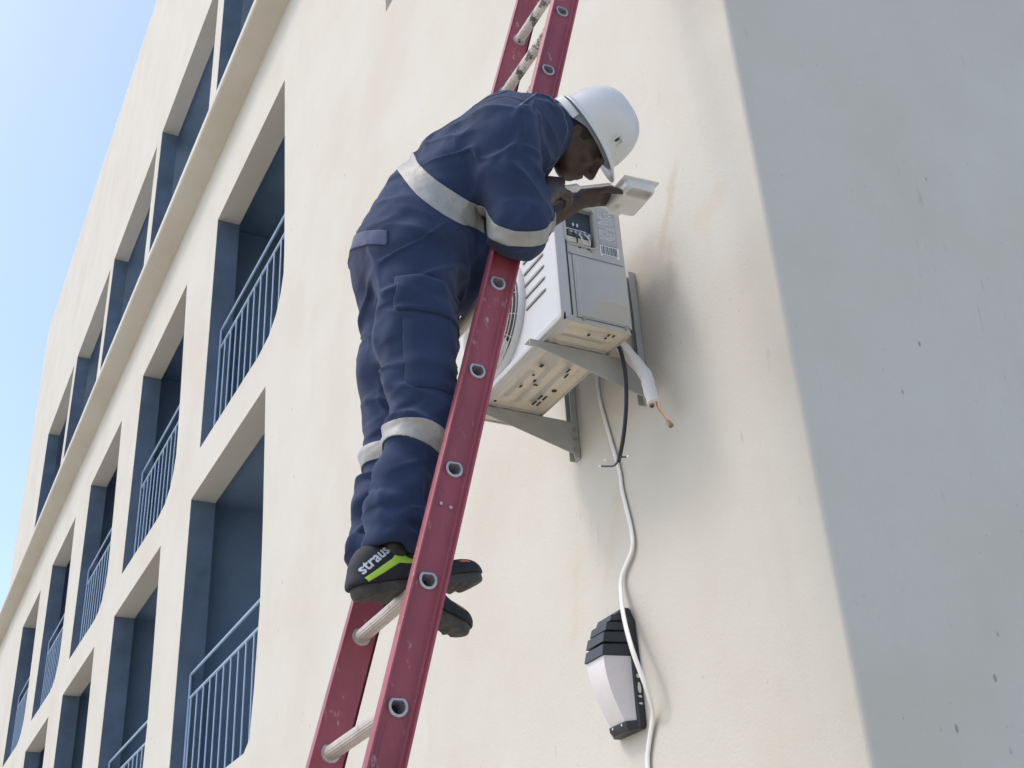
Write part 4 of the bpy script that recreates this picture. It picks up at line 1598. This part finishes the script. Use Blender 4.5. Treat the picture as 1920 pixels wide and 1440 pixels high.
# --- shoes
def shoe(name, heel, toe, tilt_roll, label, deco):
    heel = np.array(heel, float)
    toe = np.array(toe, float)
    f_ = toe - heel
    L_ = np.linalg.norm(f_)
    f_ /= L_
    x_ = np.array([1.0, 0, tilt_roll])
    x_ -= f_ * (x_ @ f_)
    x_ /= np.linalg.norm(x_)
    u_ = np.cross(x_, f_)
    A = (x_, f_, u_)

    def sp(x, f, u):
        return heel + x_ * x + f_ * f + u_ * u
    lo = np.minimum(heel, toe) - .17
    hi = np.maximum(heel, toe) + .19
    bs = Body(lo, hi, .0042)
    # sole
    for f0, f1, r0, r1 in ((.045, .11, .036, .036), (.11, .20, .034, .043), (.20, L_ - .045, .045, .040)):
        bs.cone(sp(0, f0, .02), sp(.004, f1, .02), r0, r1, .02)
    D0 = bs.D.copy()
    bs.D[:] = .25
    bs.D = D0 + .004
    bs.cut(sp(0, 0, .034), u_)
    bs.cut(sp(0, 0, .0), -u_)
    # spring under the toe, heel edge and tread grooves
    bs.cut(sp(0, .01, .0), -u_ - f_ * .55)
    bs.cut(sp(0, L_ - .055, .0), -u_ + f_ * .28)
    for k_ in range(11):
        ff = .03 + k_ * .026
        if abs(ff - .125) < .02:
            continue
        bs.cone(sp(-.06, ff, -.001), sp(.06, ff + .014, -.001), .0080, .0080, .002, sub=True)
    for k_ in range(12):
        ff = .02 + k_ * .027
        for xx in (-.047, .047):
            bs.cone(sp(xx, ff, .006), sp(xx * 1.05, ff + .006, .020), .0035, .0030, .002, sub=True)
    bs.rbox(sp(0, .125, -.002), A, (.08, .018, .009), .006, .004, sub=True)
    Vs, Fs = bs.mesh()
    Vs = relax(Vs, Fs, 1, .3)
    # upper
    bu = Body(lo, hi, .0042)
    bu.cone(sp(0, .045, .035), sp(0, .13, .042), .037, .035, .02)
    bu.cone(sp(0, .045, .035), sp(0, .052, .070), .037, .030, .02)
    bu.cone(sp(0, .052, .070), sp(0, .068, .088), .030, .034, .02)
    bu.cone(sp(0, .13, .04), sp(.003, .22, .036), .038, .040, .03)
    bu.cone(sp(0, .09, .085), sp(.003, .20, .048), .040, .032, .04)
    bu.cone(sp(0, .118, .080), sp(0, .130, .114), .036, .031, .02)
    bu.cone(sp(.003, .22, .034), sp(.003, L_ - .048, .030), .043, .036, .03)
    bu.ell(sp(.003, L_ - .060, .036), A, (.043, .052, .036), .02)
    bu.cut(sp(0, 0, .031), -u_)
    Vu, Fu = bu.mesh()
    Vu = relax(Vu, Fu, 1, .4)
    up_ = link(name, to_mesh('shoe', Vu, Fu), 'shoe', person)
    up_['label'] = label
    link('sole', to_mesh('sole', Vs, Fs), 'sole', up_)
    tree = BVHTree.FromPolygons([Vector(v) for v in Vu], [list(map(int, q_)) for q_ in Fu])
    # toe cap guard
    def loc(f, u, x=.12):
        return tuple(sp(x, f, u))
    nx_ = tuple(-x_)
    patch('toe_trim', 'orange', [loc(L_ - .075, .066), loc(L_ - .05, .064), loc(L_ - .045, .056), loc(L_ - .072, .058)], None, nx_, tree, off=.0012, thick=.001, parent=up_, sub=2)
    if deco:
        # lime flash: long tail from the heel, forked at the laces
        patch('lime_flash', 'lime', [loc(.036, .042), loc(.080, .064), loc(.112, .080), loc(.138, .104), loc(.152, .116), loc(.150, .096), loc(.156, .082), loc(.186, .066), loc(.188, .056), loc(.160, .064), loc(.128, .068), loc(.092, .052), loc(.044, .032)], None, nx_, tree, off=.0016, thick=.001, parent=up_, sub=2)
        patch('orange_trim', 'orange', [loc(.156, .108), loc(.174, .098), loc(.190, .086), loc(.188, .074), loc(.170, .086)], None, nx_, tree, off=.0014, thick=.001, parent=up_, sub=2)
        patch('orange_trim', 'orange', [loc(.162, .056), loc(.184, .050), loc(.186, .038), loc(.160, .044)], None, nx_, tree, off=.0012, thick=.001, parent=up_, sub=2)
        # lettering along the flash
        cu = bpy.data.curves.new('lettering', 'FONT')
        cu.body = 'strauss'
        cu.size = .037
        cu.space_character = 1.0
        cu.offset = .0009
        cu.resolution_u = 2
        to = bpy.data.objects.new('lettering_tmp', cu)
        col.objects.link(to)
        dg = bpy.context.evaluated_depsgraph_get()
        tm = bpy.data.meshes.new_from_object(to.evaluated_get(dg))
        bpy.data.objects.remove(to)
        bt = bmesh.new()
        bt.from_mesh(tm)
        bmesh.ops.subdivide_edges(bt, edges=[e_ for e_ in bt.edges if e_.calc_length() > .006], cuts=2)
        bmesh.ops.triangulate(bt, faces=bt.faces[:])
        ca, sa = math.cos(R(32)), math.sin(R(32))
        bad = []
        for v_ in bt.verts:
            a_, c_ = v_.co.x * 1.05, v_.co.y
            P = Vector(loc(  .034 + a_ * ca - c_ * sa, .050 + a_ * sa + c_ * ca))
            hit = tree.ray_cast(P, Vector(nx_))
            if hit[0] is None:
                bad.append(v_)
            else:
                v_.co = hit[0] - Vector(nx_) * .0018
        if bad:
            bmesh.ops.delete(bt, geom=bad, context='VERTS')
        obj('lettering', bt, 'print_w', up_)
        # pull loop and laces
        bm_ = bmesh.new()
        tube(bm_, spline([sp(.006, .118, .112), sp(.01, .150, .120), sp(.012, .158, .100), sp(.01, .142, .090)], 5), .0028, 6)
        tube(bm_, spline([sp(.012, .122, .108), sp(.018, .144, .128), sp(.02, .150, .105), sp(.018, .15, .085)], 5), .0024, 6)
        obj('lace', bm_, 'rubber', up_, smooth=True)
    return up_


shoe('shoe', (.872, -1.438, 2.528), (.868, -1.080, 2.606), .0, 'nearer black work shoe with pale lettering, lime flash and orange trim', True)
shoe('shoe', (.700, -1.372, 2.640), (.700, -1.050, 2.520), .0, 'farther black work shoe with its toe pointing down', False)

# --- helmet
bm = bmesh.new()
NT, NP = 72, 20


def hpv(x, f, u):
    return Vector(hp(x, f, u))


def rim_r(t):
    cx, sx_ = math.cos(t), math.sin(t)             # t=90deg is the front
    return .107 * cx, .129 * sx_ + .004


def dome_pt(t, s_, inset=0.0):
    """s_ 0 at rim .. 1 at crown"""
    a = s_ * math.pi / 2
    x, f = rim_r(t)
    k_ = math.cos(a) ** .72
    u = (.147 - inset) * math.sin(a) ** .95
    x, f = x * k_ * (1 - inset * 6), f * k_ * (1 - inset * 6)
    # raised centre rib with two shoulders
    w_ = math.exp(-(x / .026) ** 4)
    fr = math.sin(a) ** .5
    u += .0065 * w_ * fr
    for c_ in (-.055, .055):
        u += .0028 * math.exp(-((x - c_) / .010) ** 2) * fr
    return x, f, u


rings = []
# brim underside lip -> brim edge -> dome
def brim(t, ext, du):
    x, f = rim_r(t)
    front = max(0.0, math.sin(t)) ** 3
    e_ = .010 + .026 * front
    k_ = 1 + ext * e_ / math.hypot(x, f)
    return x * k_, f * k_, du - ext * (.004 + .014 * front)
for ext, du in ((0.0, -.004), (1.0, -.004), (1.06, -.001), (1.0, .002), (.15, .004)):
    rings.append([hpv(*brim(2 * math.pi * k / NT, ext, du)) for k in range(NT)])
for j in range(NP):
    s_ = .03 + .955 * j / (NP - 1)
    rings.append([hpv(*dome_pt(2 * math.pi * k / NT, s_)) for k in range(NT)])
inner = []
for j in range(NP):
    s_ = .985 - .985 * j / (NP - 1)
    inner.append([hpv(*dome_pt(2 * math.pi * k / NT, s_, .004)) for k in range(NT)])
loft(bm, rings, cap=False)
bm.faces.new([bm.verts.new(p) for p in rings[-1]])
loft(bm, inner, cap=False)
bmesh.ops.remove_doubles(bm, verts=bm.verts, dist=1e-5)
hel = obj('helmet', bm, 'helmet', person, smooth='all')
tag(hel, 'white hard hat with a short peak')
# side slots
for s_ in (1, -1):
    bm = bmesh.new()
    c0 = dome_pt(R(38) if s_ > 0 else R(142), .16)
    cc = hpv(c0[0] + s_ * .003, c0[1], c0[2])
    nrm = Vector(hx * s_ * .75 + hf_ * .6).normalized()
    tg = Vector(hu)
    tn = nrm.cross(tg).normalized()
    ptsq = [cc + tn * a_ + tg * b_ for a_, b_ in ((-.013, -.008), (-.013, .016), (.013, .016), (.013, -.008))]
    tube(bm, ptsq, .0032, 6)
    so = obj('accessory_slot', bm, 'helmet', hel, smooth=True)
    bm = bmesh.new()
    tube(bm, [cc + tn * .004 - tg * .004, cc + tn * .004 + tg * .010], .0035, 6)
    obj('slot', bm, 'dark', so)
# harness: headband round the skull with the nape strap behind
bm = bmesh.new()
pts_ = []
for k in range(60):
    t_ = 2 * math.pi * k / 60
    back = max(0, -math.sin(t_)) ** 1.5
    pts_.append(hpv(.096 * math.cos(t_), .120 * math.sin(t_) - .010 * back, -.014 - .030 * back))
tube(bm, pts_, .019, 8, flat=(tuple(hu), 1.0), closed=True) if False else None
ra, rb_, rc, rd = [], [], [], []
for k in range(61):
    t_ = 2 * math.pi * k / 60
    back = max(0, -math.sin(t_)) ** 1.2
    x, f = .088 * math.cos(t_), .108 * math.sin(t_) - .012 * back
    uu = .000 - .034 * back
    hh = .014 + .018 * back
    ra.append((x, f, uu - hh))
    rb_.append((x, f, uu + hh))
    rc.append((x * 1.04, f * 1.035, uu + hh))
    rd.append((x * 1.04, f * 1.035, uu - hh))
rg = [[hpv(*ra[i]), hpv(*rb_[i]), hpv(*rc[i]), hpv(*rd[i])] for i in range(60)]
loft(bm, rg, cap=False, closed=True)
obj('headband', bm, 'strap', hel, smooth=True)
bm = bmesh.new()
rg = []
for k in range(21):
    t_ = R(200 + 140 * k / 20)
    x, f = .096 * math.cos(t_), .142 * math.sin(t_)
    rg.append([hpv(x * a_, f * a_, uu) for a_, uu in ((.97, -.034), (1.0, -.034), (1.0, -.012), (.97, -.012))])
loft(bm, rg)
obj('nape_strap', bm, 'plastic', hel, bevel=.001, smooth=True)
# glasses arm tip / clip just under the peak
# --- hair under the harness
b = Body(tuple(HC - .17), tuple(HC + .17), .005)
b.ell(hp(0, -.012, -.006), (hx, hf_, hu), (.083, .100, .106), .01)
b.cut(hp(0, .035, 0), hf_ + hu * -.2)
b.cut(hp(0, -.02, -.070), -hu + hf_ * .3)
Vh, Fh = b.mesh()
link('hair', to_mesh('hair', Vh, Fh), 'hair', person)

# ================================================================== HELD THINGS
tl = empty('screwdriver')
tag(tl, 'pale screwdriver held in the worker\'s nearer fist', 'screwdriver')
T0 = Vector((.962, -.814, 3.852))
TD = Vector(TOOL_D)
bm = bmesh.new()
tube(bm, [T0 - TD * .045, T0 - TD * .042, T0 - TD * .0, T0 + TD * .045, T0 + TD * .060, T0 + TD * .070], [.008, .0125, .012, .0125, .0135, .008], 12)
obj('handle', bm, 'tool', tl, smooth=True)
bm = bmesh.new()
tube(bm, [T0 + TD * .066, T0 + TD * .185], .0045, 8)
tube(bm, [T0 + TD * .185, T0 + TD * .20], [.0045, .002], 8)
obj('shaft', bm, 'tool', tl, smooth=True)

cv = empty('terminal_cover')
tag(cv, 'off-white moulded cover taken off the air conditioner, held up in the worker\'s hand', 'cover')
CZ = 4.085
cA = np.array([.692, -.488, CZ])
cU = np.array([0.0, 1.0, .02])       # towards the wall
cV = np.array([1.0, -.06, .02])      # towards the camera side
cU /= np.linalg.norm(cU)
cV /= np.linalg.norm(cV)
cN = np.cross(cU, cV)                # check sign: wants to point down
if cN[2] > 0:
    cN = -cN
CA_ = (cU, cV, cN)
def cp_(u, v, n):
    return cA + cU * u + cV * v + cN * n
bC = Body(cA - .07, cA + np.array([.24, .20, .09]), .0026)
bC.rbox(cp_(.063, .082, .0), CA_, (.067, .086, .0042), .0035, 0)                         # flange
bC.rbox(cp_(.064, .086, .014), CA_, (.056, .072, .026), .016, .006)                      # raised box
bC.cone(cp_(.038, .024, .030), cp_(.038, .052, .038), .023, .020, .005)                 # cable entry boss
bC.cone(cp_(.038, -.05, .030), cp_(.038, .036, .036), .018, .016, .003, sub=True)
bC.rbox(cp_(.070, .132, .040), CA_, (.044, .018, .032), .014, .008, sub=True)            # finger scoop
bC.rbox(cp_(.063, .082, -.03), CA_, (.044, .045, .026), .006, .004, sub=True)             # hollow back
Vv, Fv = bC.mesh()
Vv = relax(Vv, Fv, 1, .3)
link('shell', to_mesh('shell', Vv, Fv), 'plastic', cv)
